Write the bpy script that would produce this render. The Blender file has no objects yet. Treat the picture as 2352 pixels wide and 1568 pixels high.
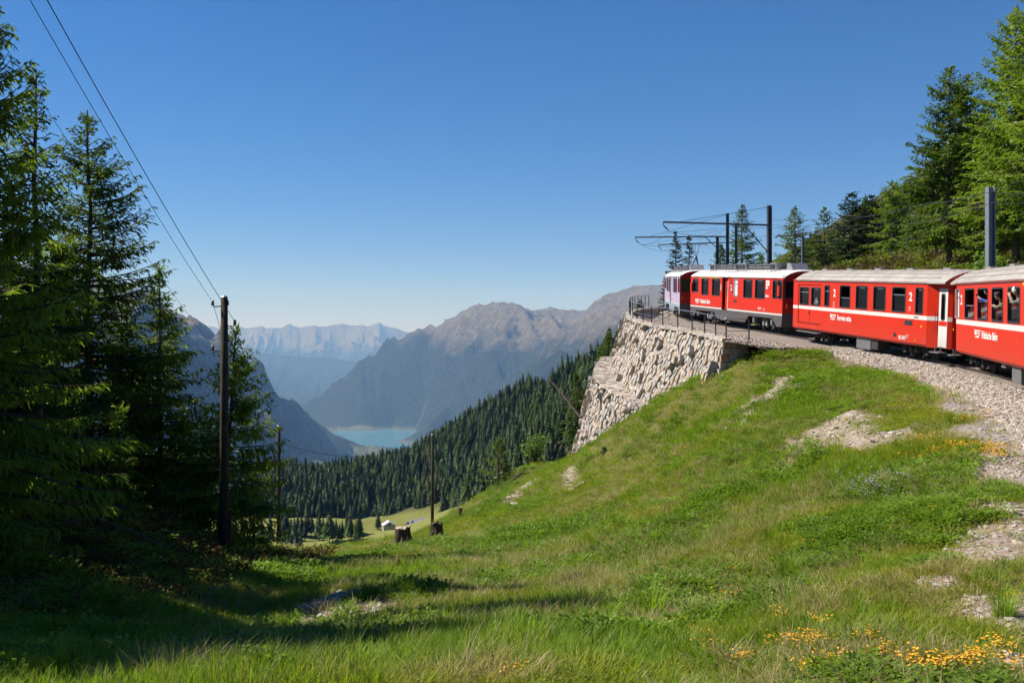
import bpy, bmesh, math, random
import numpy as np
from mathutils import Vector, Matrix, Euler

# ------------------------------------------------------------------ camera, sky, sun, exposure
SC = bpy.context.scene
COL = SC.collection
F = 2287.0                                   # focal length in units of a 2352-wide picture (35 mm on full frame)
cam = bpy.data.cameras.new('camera')
cam.lens = 35.0; cam.sensor_width = 36.0; cam.clip_start = 0.1; cam.clip_end = 90000.0
camo = bpy.data.objects.new('camera', cam); COL.objects.link(camo)
camo.location = (0, 0, 0); camo.rotation_euler = (math.radians(90), 0, 0)
SC.camera = camo

SUN_EL = math.radians(45); SUN_AZ = math.radians(-73)     # azimuth measured from +Y towards +X
SDIR = Vector((math.sin(SUN_AZ)*math.cos(SUN_EL), math.cos(SUN_AZ)*math.cos(SUN_EL), math.sin(SUN_EL)))
W = bpy.data.worlds.new('World'); SC.world = W; W.use_nodes = True
wn = W.node_tree.nodes; wl = W.node_tree.links
wn.clear()
sky = wn.new('ShaderNodeTexSky'); sky.sky_type = 'NISHITA'; sky.sun_disc = False
sky.sun_elevation = SUN_EL; sky.sun_rotation = SUN_AZ
sky.altitude = 1900; sky.air_density = 1.0; sky.dust_density = 0.0; sky.ozone_density = 6.0
wb = wn.new('ShaderNodeBackground'); wb.inputs[1].default_value = 0.062
wo = wn.new('ShaderNodeOutputWorld')
hs = wn.new('ShaderNodeHueSaturation'); hs.inputs['Saturation'].default_value = 1.25
wl.new(sky.outputs[0], hs.inputs['Color']); tint = wn.new('ShaderNodeMix'); tint.data_type = 'RGBA'; tint.blend_type = 'MULTIPLY'; tint.inputs[0].default_value = 1.0; tint.inputs[7].default_value = (.98, .895, 1.05, 1)
wl.new(hs.outputs[0], tint.inputs[6]); wl.new(tint.outputs[2], wb.inputs[0]); wl.new(wb.outputs[0], wo.inputs[0])

sun = bpy.data.lights.new('sun', 'SUN'); sun.energy = 5.0; sun.angle = math.radians(0.53); sun.color = (1.0, 0.955, 0.89)
suno = bpy.data.objects.new('sun', sun); COL.objects.link(suno)
suno.rotation_euler = (-SDIR).to_track_quat('-Z', 'Y').to_euler()

SC.view_settings.view_transform = 'Standard'; SC.view_settings.look = 'None'
SC.view_settings.exposure = 0.74; SC.view_settings.gamma = 1.0; SC.view_settings.use_curve_mapping = False
SC.render.engine = 'CYCLES'
cy = SC.cycles
cy.use_denoising = True
try: cy.denoiser = 'OPENIMAGEDENOISE'
except Exception: pass
cy.use_adaptive_sampling = True; cy.adaptive_threshold = 0.025
cy.max_bounces = 5; cy.diffuse_bounces = 2; cy.glossy_bounces = 2; cy.transmission_bounces = 4
cy.transparent_max_bounces = 8; cy.volume_bounces = 0
cy.caustics_reflective = False; cy.caustics_refractive = False
cy.sample_clamp_indirect = 4.0

rnd = random.Random(11)
RNG = np.random.default_rng(7)

def P(u, v, Y):
    """the point at depth Y metres that the photograph shows at (u, v) of a 2352 x 1568 picture"""
    return Vector(((u-1176.0)/F*Y, Y, (784.0-v)/F*Y))

# ------------------------------------------------------------------ small helpers
def link(o, parent=None):
    COL.objects.link(o)
    if parent is not None: o.parent = parent
    return o
def tag(o, label=None, cat=None, group=None, kind=None):
    if label: o['label'] = label
    if cat: o['category'] = cat
    if group: o['group'] = group
    if kind: o['kind'] = kind
    return o
def empty(name, loc=(0, 0, 0), rot=(0, 0, 0), label=None, cat=None, group=None):
    o = bpy.data.objects.new(name, None); o.empty_display_size = 0.3
    o.location = loc; o.rotation_euler = rot; COL.objects.link(o)
    return tag(o, label, cat, group)

class MB:
    """collects faces; build() links them as ONE mesh object"""
    def __init__(s): s.v = []; s.f = []; s.m = None
    def add(s, vs, fs):
        n = len(s.v)
        s.v.extend(tuple(x) for x in vs); s.f.extend(tuple(i+n for i in f) for f in fs); return s
    def quad(s, a, b, c, d): return s.add((a, b, c, d), ((0, 1, 2, 3),))
    def box(s, x0, x1, y0, y1, z0, z1):
        return s.add([(x0,y0,z0),(x1,y0,z0),(x1,y1,z0),(x0,y1,z0),(x0,y0,z1),(x1,y0,z1),(x1,y1,z1),(x0,y1,z1)],
                     [(0,3,2,1),(4,5,6,7),(0,1,5,4),(1,2,6,5),(2,3,7,6),(3,0,4,7)])
    def cbox(s, x0, x1, y0, y1, z0, z1, c=0.02):
        """box with chamfered upright edges"""
        pl = [(x0+c,y0),(x1-c,y0),(x1,y0+c),(x1,y1-c),(x1-c,y1),(x0+c,y1),(x0,y1-c),(x0,y0+c)]
        return s.prism([(x, y, z0) for x, y in pl], (0, 0, z1-z0))
    def prism(s, poly, d):
        n = len(poly); d = Vector(d); a = [Vector(p) for p in poly]
        return s.add(a+[p+d for p in a], [tuple(range(n-1, -1, -1)), tuple(range(n, 2*n))]+[(i, (i+1) % n, (i+1) % n+n, i+n) for i in range(n)])
    def tube(s, pts, r, n=6, cap=True):
        pts = [Vector(p) for p in pts]; k = len(pts); vs = []
        rr = r if isinstance(r, (list, tuple)) else [r]*k
        for i, p in enumerate(pts):
            t = (pts[min(i+1, k-1)]-pts[max(i-1, 0)])
            t = t.normalized() if t.length > 1e-9 else Vector((0, 0, 1))
            up = Vector((0, 0, 1)) if abs(t.z) < 0.95 else Vector((1, 0, 0))
            a = t.cross(up).normalized(); b = a.cross(t)
            for j in range(n):
                q = 2*math.pi*j/n
                vs.append(p+(a*math.cos(q)+b*math.sin(q))*rr[i])
        fs = [(i*n+j, i*n+(j+1) % n, (i+1)*n+(j+1) % n, (i+1)*n+j) for i in range(k-1) for j in range(n)]
        if cap: fs += [tuple(range(n-1, -1, -1)), tuple((k-1)*n+j for j in range(n))]
        return s.add(vs, fs)
    def disc(s, c, axis, r, th, n=16):
        c = Vector(c); a = Vector(axis).normalized()*th*0.5
        return s.tube([c-a, c+a], r, n)
    def mesh(s, name, mat=None, smooth=False):
        me = bpy.data.meshes.new(name); me.from_pydata(s.v, [], s.f); me.update()
        if mat is not None: me.materials.append(mat)
        if smooth: me.polygons.foreach_set('use_smooth', [True]*len(me.polygons))
        return me
    def build(s, name, mat=None, parent=None, smooth=False):
        return link(bpy.data.objects.new(name, s.mesh(name, mat, smooth)), parent)

def np_mesh(name, V, Fq, mat=None, smooth=False):
    """mesh from arrays: V (n,3), Fq (m,3 or 4)"""
    me = bpy.data.meshes.new(name); V = np.asarray(V, np.float32); Fq = np.asarray(Fq, np.int32)
    me.vertices.add(len(V)); me.vertices.foreach_set('co', V.ravel())
    k = Fq.shape[1]
    me.loops.add(Fq.size); me.loops.foreach_set('vertex_index', Fq.ravel())
    me.polygons.add(len(Fq))
    me.polygons.foreach_set('loop_start', np.arange(0, Fq.size, k, dtype=np.int32))
    try: me.polygons.foreach_set('loop_total', np.full(len(Fq), k, np.int32))
    except Exception: pass
    if smooth: me.polygons.foreach_set('use_smooth', np.ones(len(Fq), bool))
    me.update(calc_edges=True); me.validate()
    if mat is not None: me.materials.append(mat)
    return me
def grid_faces(nx, ny):
    i = np.arange(ny-1)[:, None]*nx+np.arange(nx-1)[None, :]; i = i.ravel()
    return np.stack([i, i+1, i+1+nx, i+nx], 1)

# ---- value noise -------------------------------------------------
_perm = RNG.permutation(4096); _val = RNG.random(4096)*2-1
def vnoise(x, y, seed=0):
    xi = np.floor(x).astype(np.int64); yi = np.floor(y).astype(np.int64); fx = x-xi; fy = y-yi
    fx = fx*fx*fx*(fx*(fx*6-15)+10); fy = fy*fy*fy*(fy*(fy*6-15)+10)
    h = lambda a, b: _val[_perm[(_perm[(a+seed*57) & 4095]+b*7) & 4095]]
    return (h(xi, yi)*(1-fx)+h(xi+1, yi)*fx)*(1-fy)+(h(xi, yi+1)*(1-fx)+h(xi+1, yi+1)*fx)*fy
def fbm(x, y, oct=4, seed=0, gain=0.5):
    s = 0; a = 1.0
    for o in range(oct):
        s = s+a*vnoise(x*2**o+o*17.3, y*2**o-o*9.1, seed+o); a *= gain
    return s
def ridged(x, y, oct=4, seed=0, gain=0.5):
    s = 0; a = 1.0
    for o in range(oct):
        s = s+a*(1-2*np.abs(vnoise(x*2**o+o*11.7, y*2**o+o*5.3, seed+o))); a *= gain
    return s
class RBF:
    def __init__(s, pts, scale=1.0, smooth=0.0):
        p = np.array([(a, b) for a, b, c in pts], float)/scale; z = np.array([c for a, b, c in pts], float)
        n = len(p); d = np.sqrt(((p[:, None]-p[None])**2).sum(-1))
        A = np.zeros((n+3, n+3)); A[:n, :n] = -d-smooth*np.eye(n)*-1; A[:n, n] = 1; A[:n, n+1:] = p; A[n, :n] = 1; A[n+1:, :n] = p.T
        s.w = np.linalg.lstsq(A, np.concatenate([z, [0, 0, 0]]), rcond=None)[0]; s.p = p; s.sc = scale
    def __call__(s, x, y):
        x = np.asarray(x, float)/s.sc; y = np.asarray(y, float)/s.sc; sh = x.shape
        q = np.stack([x.ravel(), y.ravel()], 1); out = np.empty(len(q))
        for i in range(0, len(q), 40000):
            c = q[i:i+40000]; d = np.sqrt(((c[:, None]-s.p[None])**2).sum(-1))
            out[i:i+40000] = -d@s.w[:len(s.p)]+s.w[-3]+c@s.w[-2:]
        return out.reshape(sh)

# ------------------------------------------------------------------ materials
class NT:
    def __init__(s, name):
        s.m = bpy.data.materials.new(name); s.m.use_nodes = True
        s.t = s.m.node_tree; s.n = s.t.nodes; s.l = s.t.links
        s.b = s.n['Principled BSDF']; s.o = s.n['Material Output']
    def node(s, typ, **kw):
        n = s.n.new(typ)
        for k, v in kw.items():
            if k.startswith('i_'):
                k = k[2:]; k = int(k) if k.isdigit() else k
                n.inputs[k].default_value = v
            else: setattr(n, k, v)
        return n
    def L(s, a, b): s.l.new(a, b)
    def pos(s):
        return s.node('ShaderNodeNewGeometry').outputs['Position']
    def objc(s): return s.node('ShaderNodeTexCoord').outputs['Object']
    def noise(s, scale, vec=None, detail=4, rough=0.55, dist=0.0):
        n = s.node('ShaderNodeTexNoise'); n.inputs['Scale'].default_value = scale
        n.inputs['Detail'].default_value = detail; n.inputs['Roughness'].default_value = rough; n.inputs['Distortion'].default_value = dist
        if vec is not None: s.L(vec, n.inputs['Vector'])
        return n.outputs['Fac']
    def ramp(s, fac, stops, interp='LINEAR'):
        r = s.node('ShaderNodeValToRGB'); e = r.color_ramp.elements; r.color_ramp.interpolation = interp
        while len(e) > 1: e.remove(e[-1])
        for i, (p, c) in enumerate(stops):
            c = tuple(c)+(1,) if len(c) == 3 else tuple(c)
            if i == 0: e[0].position = p; e[0].color = c
            else:
                q = e.new(p); q.color = c
        s.L(fac, r.inputs[0]); return r.outputs[0]
    def mix(s, fac, a, b, blend='MIX'):
        m = s.node('ShaderNodeMix', data_type='RGBA', blend_type=blend)
        for sock, val in ((m.inputs[0], fac), (m.inputs[6], a), (m.inputs[7], b)):
            if isinstance(val, (int, float)): sock.default_value = val
            elif isinstance(val, (tuple, list)): sock.default_value = tuple(val)+(1,) if len(val) == 3 else tuple(val)
            else: s.L(val, sock)
        return m.outputs[2]
    def math(s, op, a, b=None, clamp=False):
        m = s.node('ShaderNodeMath', operation=op); m.use_clamp = clamp
        for sock, val in ((m.inputs[0], a), (m.inputs[1], b)):
            if val is None: continue
            if isinstance(val, (int, float)): sock.default_value = val
            else: s.L(val, sock)
        return m.outputs[0]
    def bump(s, h, strength=0.4, dist=0.05):
        b = s.node('ShaderNodeBump'); b.inputs['Strength'].default_value = strength; b.inputs['Distance'].default_value = dist
        s.L(h, b.inputs['Height']); s.L(b.outputs[0], s.b.inputs['Normal']); return b
    def col(s, c):
        if isinstance(c, (tuple, list)): s.b.inputs['Base Color'].default_value = tuple(c)+(1,)
        else: s.L(c, s.b.inputs['Base Color'])
        return s
    def set(s, rough=0.7, metal=0.0, spec=0.5):
        s.b.inputs['Roughness'].default_value = rough; s.b.inputs['Metallic'].default_value = metal
        s.b.inputs['Specular IOR Level'].default_value = spec; return s
def sep(t, v, i):
    n = t.node('ShaderNodeSeparateXYZ'); t.L(v, n.inputs[0]); return n.outputs[i]

def plain(name, c, rough=0.6, metal=0.0, var=0.25, scale=3.0, spec=0.5, bump=0.0, world=False):
    t = NT(name); v = t.pos() if world else t.objc()
    n = t.noise(scale, v, 5, 0.6)
    t.col(t.ramp(n, [(0.25, tuple(x*(1-var) for x in c)), (0.75, tuple(min(1, x*(1+var)) for x in c))])); t.set(rough, metal, spec)
    if bump: t.bump(n, bump, 0.03)
    return t.m

def foliage(name, dark, light, trans=0.35, scale=0.6, yellow=None, rw=0.5, rb=0.0):
    """leaves: per-position light/dark clumps, diffuse + translucent"""
    t = NT(name); t.n.remove(t.b)
    g = t.pos(); n1 = t.noise(scale, g, 3, 0.6)
    oi = t.node('ShaderNodeObjectInfo').outputs['Random']
    fac = t.math('ADD', t.math('MULTIPLY', n1, 1.3), t.math('MULTIPLY', t.math('SUBTRACT', oi, rb), rw))
    c = t.ramp(fac, [(0.45, dark), (1.1 if False else 1.0, light)])
    if yellow is not None:
        n2 = t.noise(0.22, g, 3, 0.6)
        c = t.mix(t.ramp(n2, [(0.48, (0, 0, 0)), (0.68, (1, 1, 1))]), c, yellow)
    d = t.node('ShaderNodeBsdfDiffuse'); tr = t.node('ShaderNodeBsdfTranslucent'); ms = t.node('ShaderNodeMixShader')
    t.L(c, d.inputs[0]); t.L(t.mix(1.0, c, (1.25, 1.3, 0.55), 'MULTIPLY'), tr.inputs[0])
    ms.inputs[0].default_value = trans
    t.L(d.outputs[0], ms.inputs[1]); t.L(tr.outputs[0], ms.inputs[2])
    gl = t.node('ShaderNodeBsdfGlossy'); gl.inputs['Roughness'].default_value = 0.45; gl.inputs[0].default_value = (0.9, 0.95, 0.85, 1)
    m2 = t.node('ShaderNodeMixShader'); m2.inputs[0].default_value = 0.012
    t.L(ms.outputs[0], m2.inputs[1]); t.L(gl.outputs[0], m2.inputs[2]); t.L(m2.outputs[0], t.o.inputs[0])
    return t.m

# ---- scatter ('stuff' only) --------------------------------------
def library(name, meshes):
    c = bpy.data.collections.new(name)
    for i, me in enumerate(meshes):
        c.objects.link(bpy.data.objects.new('%s_%02d' % (name, i), me))
    return c
def scatter(name, lib, pts, rots, scl, idx, label, cat):
    me = bpy.data.meshes.new(name); pts = np.asarray(pts, np.float32); n = len(pts)
    me.vertices.add(n); me.vertices.foreach_set('co', pts.ravel())
    a = me.attributes.new('rot', 'FLOAT_VECTOR', 'POINT'); a.data.foreach_set('vector', np.asarray(rots, np.float32).ravel())
    a = me.attributes.new('scl', 'FLOAT_VECTOR', 'POINT'); a.data.foreach_set('vector', np.asarray(scl, np.float32).ravel())
    a = me.attributes.new('idx', 'INT', 'POINT'); a.data.foreach_set('value', np.asarray(idx, np.int32).ravel())
    o = link(bpy.data.objects.new(name, me)); tag(o, label, cat, kind='stuff')
    g = bpy.data.node_groups.new(name+'_nodes', 'GeometryNodeTree')
    g.interface.new_socket('Geometry', in_out='INPUT', socket_type='NodeSocketGeometry')
    g.interface.new_socket('Geometry', in_out='OUTPUT', socket_type='NodeSocketGeometry')
    gi = g.nodes.new('NodeGroupInput'); go = g.nodes.new('NodeGroupOutput')
    ip = g.nodes.new('GeometryNodeInstanceOnPoints'); ci = g.nodes.new('GeometryNodeCollectionInfo')
    ci.inputs['Collection'].default_value = lib; ci.inputs['Separate Children'].default_value = True; ci.inputs['Reset Children'].default_value = True
    def attr(nm, dt):
        q = g.nodes.new('GeometryNodeInputNamedAttribute'); q.data_type = dt; q.inputs['Name'].default_value = nm; return q.outputs['Attribute']
    g.links.new(gi.outputs[0], ip.inputs['Points']); g.links.new(ci.outputs[0], ip.inputs['Instance'])
    ip.inputs['Pick Instance'].default_value = True
    g.links.new(attr('idx', 'INT'), ip.inputs['Instance Index'])
    e2r = g.nodes.new('FunctionNodeEulerToRotation')
    g.links.new(attr('rot', 'FLOAT_VECTOR'), e2r.inputs[0]); g.links.new(e2r.outputs[0], ip.inputs['Rotation'])
    g.links.new(attr('scl', 'FLOAT_VECTOR'), ip.inputs['Scale']); g.links.new(ip.outputs[0], go.inputs[0])
    md = o.modifiers.new('scatter', 'NODES'); md.node_group = g
    return o
# ------------------------------------------------------------------ the line of the track
TC = [(-4,-9,-2.9),(1.8,-1.0,-2.5),(7.4,8.2,-2.22),(12.3,18.2,-1.87),(15.9,28.1,-1.42),(17.75,37.5,-.98),(17.75,45,-.48),(16.7,54,.15),
      (14.95,65,1.0),(13.9,74,1.62),(14.1,82,2.15),(15.2,90,2.7),(18,100,3.4),(23,112,4.2),(30,124,5.0)]
def catmull(C, k=24):
    C = [np.array(c, float) for c in C]; C = [2*C[0]-C[1]]+C+[2*C[-1]-C[-2]]; out = []
    for i in range(1, len(C)-2):
        for j in range(k):
            t = j/k
            out.append(0.5*((2*C[i])+(-C[i-1]+C[i+1])*t+(2*C[i-1]-5*C[i]+4*C[i+1]-C[i+2])*t*t+(-C[i-1]+3*C[i]-3*C[i+1]+C[i+2])*t**3))
    out.append(C[-2]); return np.array(out)
def resample(pts, step):
    d = np.concatenate([[0], np.cumsum(np.linalg.norm(np.diff(pts, axis=0), axis=1))])
    s = np.arange(0, d[-1], step)
    return np.stack([np.interp(s, d, pts[:, k]) for k in range(pts.shape[1])], 1)
TR = resample(catmull(TC), 0.4)
TT = np.gradient(TR[:, :2], axis=0); TT /= np.linalg.norm(TT, axis=1)[:, None]
TL = np.stack([-TT[:, 1], TT[:, 0]], 1)                      # to the left of travel (towards the valley)
def track_d(x, y):
    """signed distance from the track centre (left positive) and rail height"""
    q = np.stack([np.ravel(x), np.ravel(y)], 1); D = np.empty(len(q)); Z = np.empty(len(q))
    for i in range(0, len(q), 20000):
        c = q[i:i+20000]; dd = ((c[:, None]-TR[None, :, :2])**2).sum(-1); k = dd.argmin(1)
        D[i:i+20000] = ((c-TR[k, :2])*TL[k]).sum(1); Z[i:i+20000] = TR[k, 2]
    return D.reshape(np.shape(x)), Z.reshape(np.shape(x))
def trk(Y):
    k = int(np.abs(TR[:, 1]-Y).argmin()); return TR[k], TT[k], TL[k]

# ------------------------------------------------------------------ lines of the two walls (top edges, in plan with height)
WU = resample(catmull([(10.35,48.7,0.0),(10.0,52.0,.28),(9.4,54.8,.55),(8.55,57.2,.78),(7.9,60.2,1.05),(7.62,64,1.38),(7.9,68.5,1.80),(8.9,74,2.2),(10.6,80,2.55),(12.6,86,2.9)]), 0.1)
WLo = resample(catmull([(7.45,56.0,-3.6),(6.75,57.0,-3.3),(6.1,58.3,-3.05),(5.6,60.0,-2.75),(5.35,62.3,-2.4),(5.5,66,-1.95),(6.15,71,-1.5),(7.4,77,-1.0)]), 0.1)
BAT_U, BAT_L = 0.28, 0.22

# ------------------------------------------------------------------ near ground
CT = []
def cp(u, v, Y): p = P(u, v, Y); CT.append((p.x, p.y, p.z))
for u, v, Y in [(1176,1568,8.6),(588,1568,9),(0,1568,10),(600,1535,11),(850,1475,14),(700,1520,12.5),(640,1500,17.5),(600,1440,20.5),(600,1350,25),(515,1292,30),
                (790,1372,20),(1000,1300,29),(1000,1242,40),(900,1256,41),(760,1276,38),(640,1300,34),(1176,1400,16),(1176,1300,26),(1300,1250,33),(1176,1204,44),
                (1060,1202,48),(1150,1150,54),(1235,1056,64),(1312,1068,62),(1367,1042,58.8),(1425,992,56),(1469,954,54.4),(1524,908,52.8),(1582,878,51),(1639,853,49.2),
                (1708,818,48.6),(1500,1100,38),(1700,1000,37),(1900,1000,29),(1700,1200,23),(1500,1300,21),(1900,1200,18),(2100,1100,19.5),(1700,1400,14),
                (2000,1400,11),(1400,1450,13),(1750,850,45),(1850,880,40),(2000,930,31.5),(1600,960,46),(1400,1150,40),(1300,1130,50),
                (0,1300,20),(0,1170,26),(200,1250,25),(270,1225,28),(400,1215,33),(250,1160,34),(0,1130,36),(480,1258,34),(590,1300,36),(0,1400,16),(300,1400,18),(150,1315,22),(400,1480,15),(200,1480,14)]:
    cp(u, v, Y)
for Y in (-8, -3, 2, 6, 10, 14, 19, 24, 29, 34, 38, 42, 46):
    c, t, l = trk(Y)
    for d, dz in ((2.7, -.46), (4.0, -.62), (-2.6, -.4)): CT.append((c[0]+l[0]*d, c[1]+l[1]*d, c[2]+dz))
for Y in (50, 56, 62, 68, 74, 80, 88, 96, 104, 112):
    c, t, l = trk(Y); d = -2.8; CT.append((c[0]+l[0]*d, c[1]+l[1]*d, c[2]-.4))
for Y in (96, 104, 112):
    c, t, l = trk(Y); d = 3.2; CT.append((c[0]+l[0]*d, c[1]+l[1]*d, c[2]-.5))
CT += [(-3,-6,-3.2),(-10,-5,-3.2),(-10,5,-3.4),(-22,5,-1.5),(-20,20,-2.0),(-28,30,-2.2),(-28,45,-5.0),(-40,15,3),(-44,40,2),(-30,60,-14),(-18,55,-14),
       (-15,64,-13.8),(-8,58,-13),(-6.6,82,-19),(-20,80,-30),(-40,90,-35),(-10,100,-45),(-30,120,-70),(0,75,-15),(1,90,-24),(5,75,-9.5),(7,85,-9),(10,95,-6),(13,104,-5),(5,110,-30),(14,120,-8),
       (11,55,-4.0),(12.4,49.3,-.5),(13.4,50.6,-.35),(14.4,52,-.2),(12.6,51.5,-.6),(10,58,-7),(8,64,-8.5),(9,70,-8.5),(11,78,-7),(13,86,-5),(14,60,-3),(12,70,-3),
       (24,42,2.0),(26,50,3.2),(27.5,62,4.7),(22,66,1.7),(21,75,2.6),(27,75,5.4),(27,84,5.6),(37,85,7.2),(31,100,6.6),(45,60,8.5),(60,90,12),(36,45,6.5),(50,40,13),(30,30,4.5),(24,20,2.5),(16,8,-1.2),(25,5,1.5),
       (70,60,15),(70,20,16),(72,120,17),(40,120,8.5),(26,118,5.0),(55,130,11),(-45,-15,4),(75,-15,14),(20,-12,-1)]
GR = RBF(CT)
def ground_np(x, y):
    x = np.asarray(x, float); y = np.asarray(y, float)
    z = GR(x, y); d, zr = track_d(x, y)
    a = np.clip((np.abs(d)-3.0)/3.0, 0, 1)
    z = z+a*(0.13*fbm(x*0.55, y*0.55, 3, 3)+0.05*fbm(x*2.1, y*2.1, 2, 9))+0.012*fbm(x*4, y*4, 2, 14)
    return z
def ground(x, y): return float(bed_of(np.array([x]), np.array([y]))[0])
XS = np.arange(-46, 76.1, 0.5); YS = np.concatenate([np.arange(-16, 62, 0.5), np.arange(62, 136, 1.0)])
GX, GY = np.meshgrid(XS, YS); GZ = ground_np(GX, GY)
def bed_of(x, y):
    """height of the ground sheet itself"""
    x = np.asarray(x, float); y = np.asarray(y, float)
    i = np.clip(np.interp(x, XS, np.arange(len(XS))), 0, len(XS)-1.001); j = np.clip(np.interp(y, YS, np.arange(len(YS))), 0, len(YS)-1.001)
    a = i.astype(int); b = j.astype(int); p = i-a; q = j-b
    return (GZ[b, a]*(1-p)+GZ[b, a+1]*p)*(1-q)+(GZ[b+1, a]*(1-p)+GZ[b+1, a+1]*p)*q
def hit(u, v, y0=7.0, y1=95.0):
    """where the line of sight of (u, v) first meets the near ground"""
    Y = np.concatenate([np.arange(y0, 40, .1), np.arange(40, y1, .25)]); x = (u-1176)/F*Y; z = (784-v)/F*Y
    g = bed_of(x, Y); k = np.nonzero(z <= g)[0]
    k = int(k[0]) if len(k) else len(Y)-1
    return Vector((x[k], Y[k], g[k]))

GD, GZR = track_d(GX, GY)
# what the ground is made of: bare gravel of the path, stony scree, bare soil, red-brown heath
def blob(px, py, rx, ry, ang=0.0, n=0.5, seed=3):
    c, s = math.cos(ang), math.sin(ang)
    def f(x, y):
        a = ((x-px)*c+(y-py)*s)/rx; b = (-(x-px)*s+(y-py)*c)/ry
        r = np.sqrt(a*a+b*b)+n*1.25*fbm(x*1.3, y*1.3, 4, seed)
        return np.clip((1.1-r)/0.28, 0, 1)
    return f
SCREE = []
for u0, v0, u1, v1, w in [(1872,858,1725,950,1.0),(1885,975,1975,990,1.0),(1850,1030,1905,1005,.75),(1990,1000,2065,1018,.55),(1795,1075,1850,1035,.5),(1310,1090,1330,1110,.3),(1170,1155,1195,1120,.5)]:
    a, b = hit(u0, v0), hit(u1, v1); L = (b-a).length
    SCREE.append(blob((a.x+b.x)/2, (a.y+b.y)/2, L/2+w*.4, w, math.atan2(b.y-a.y, b.x-a.x), .55, 5))
SOIL = []
for u0, v0, u1, v1, w in [(690,1402,885,1354,1.15),(720,1425,870,1385,1.1),(2290,1290,2310,1190,.6),(2330,1100,2352,1060,.7),(2270,1390,2345,1440,.35),(2330,1540,2352,1500,.3),(1900,1440,1960,1470,.2),(2210,1240,2260,1290,.35),(2140,1330,2200,1345,.2)]:
    a, b = hit(u0, v0), hit(u1, v1); L = (b-a).length
    SOIL.append(blob((a.x+b.x)/2, (a.y+b.y)/2, L/2+w*.4, w, math.atan2(b.y-a.y, b.x-a.x), .5, 8))
HEATH = [blob(30, 82, 12, 14, 0, .4, 4), blob(-16, 27, 7, 8, 0, .7, 6), blob(-13, 22, 3, 3, 0, .7, 7), blob(-4.6, 53, 1.6, 3.2, -.2, .3, 2)]
def masks(x, y):
    d, zr = track_d(x, y)
    edge = 2.85+0.55*np.clip((40-y)/10, 0, 1)-0.75*np.clip((24-y)/6, 0, 1)+0.5*fbm(x*.45, y*.45, 3, 21)
    path = np.clip((edge-np.abs(d))/0.5+.5, 0, 1)*np.where(d > 0, 1, .6)
    path = np.where((d > 0) & (y > 47.5) & (y < 93), 0, path)
    sc = np.max([f(x, y) for f in SCREE], 0); so = np.max([f(x, y) for f in SOIL], 0); he = np.max([f(x, y) for f in HEATH], 0)
    return path, sc, so, he
MP, MS, MO, MH = masks(GX, GY)

def ground_mat():
    t = NT('meadow_soil'); g = t.pos()
    at = t.node('ShaderNodeAttribute', attribute_name='mask').outputs['Color']
    sr = t.node('ShaderNodeSeparateColor'); t.L(at, sr.inputs[0])
    n1 = t.noise(0.9, g, 5, .6); n2 = t.noise(9, g, 4, .7); n3 = t.noise(40, g, 3, .6)
    grass = t.mix(n1, (.070, .090, .014), (.15, .150, .032)); grass = t.mix(t.math('MULTIPLY', n2, .55), grass, (.15, .115, .055))
    vo = t.node('ShaderNodeTexVoronoi'); vo.inputs['Scale'].default_value = 16; t.L(g, vo.inputs['Vector'])
    gc = t.ramp(n3, [(.25, (.15, .135, .12)), (.5, (.31, .285, .255)), (.75, (.50, .47, .43))])
    grav = t.mix(.25, gc, t.mix(1, gc, vo.outputs['Distance'], 'MULTIPLY'))
    scr = t.ramp(n2, [(.3, (.16, .12, .08)), (.55, (.36, .30, .23)), (.8, (.55, .49, .41))])
    soil = t.ramp(n2, [(.25, (.13, .09, .065)), (.5, (.30, .23, .18)), (.8, (.48, .40, .33))])
    c = t.mix(sr.outputs[0], grass, grav); c = t.mix(sr.outputs[1], c, scr); c = t.mix(sr.outputs[2], c, soil)
    c = t.mix(t.node('ShaderNodeAttribute', attribute_name='heath').outputs['Fac'], c, t.mix(n2, (.07, .035, .018), (.17, .09, .045)))
    t.col(c).set(.95, 0, .15)
    t.bump(t.math('ADD', n2, t.math('MULTIPLY', n3, .6)), .8, .05)
    return t.m
gm = np_mesh('ground', np.stack([GX, GY, GZ], -1).reshape(-1, 3), grid_faces(len(XS), len(YS)), ground_mat(), True)
ca = gm.color_attributes.new('mask', 'FLOAT_COLOR', 'POINT')
ca.data.foreach_set('color', np.stack([MP, MS, MO, np.ones_like(MP)], -1).astype(np.float32).ravel())
ha = gm.attributes.new('heath', 'FLOAT', 'POINT'); ha.data.foreach_set('value', MH.astype(np.float32).ravel())
tag(link(bpy.data.objects.new('ground', gm)), 'grassy mountainside below and beside the railway', 'ground', kind='structure')

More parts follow.
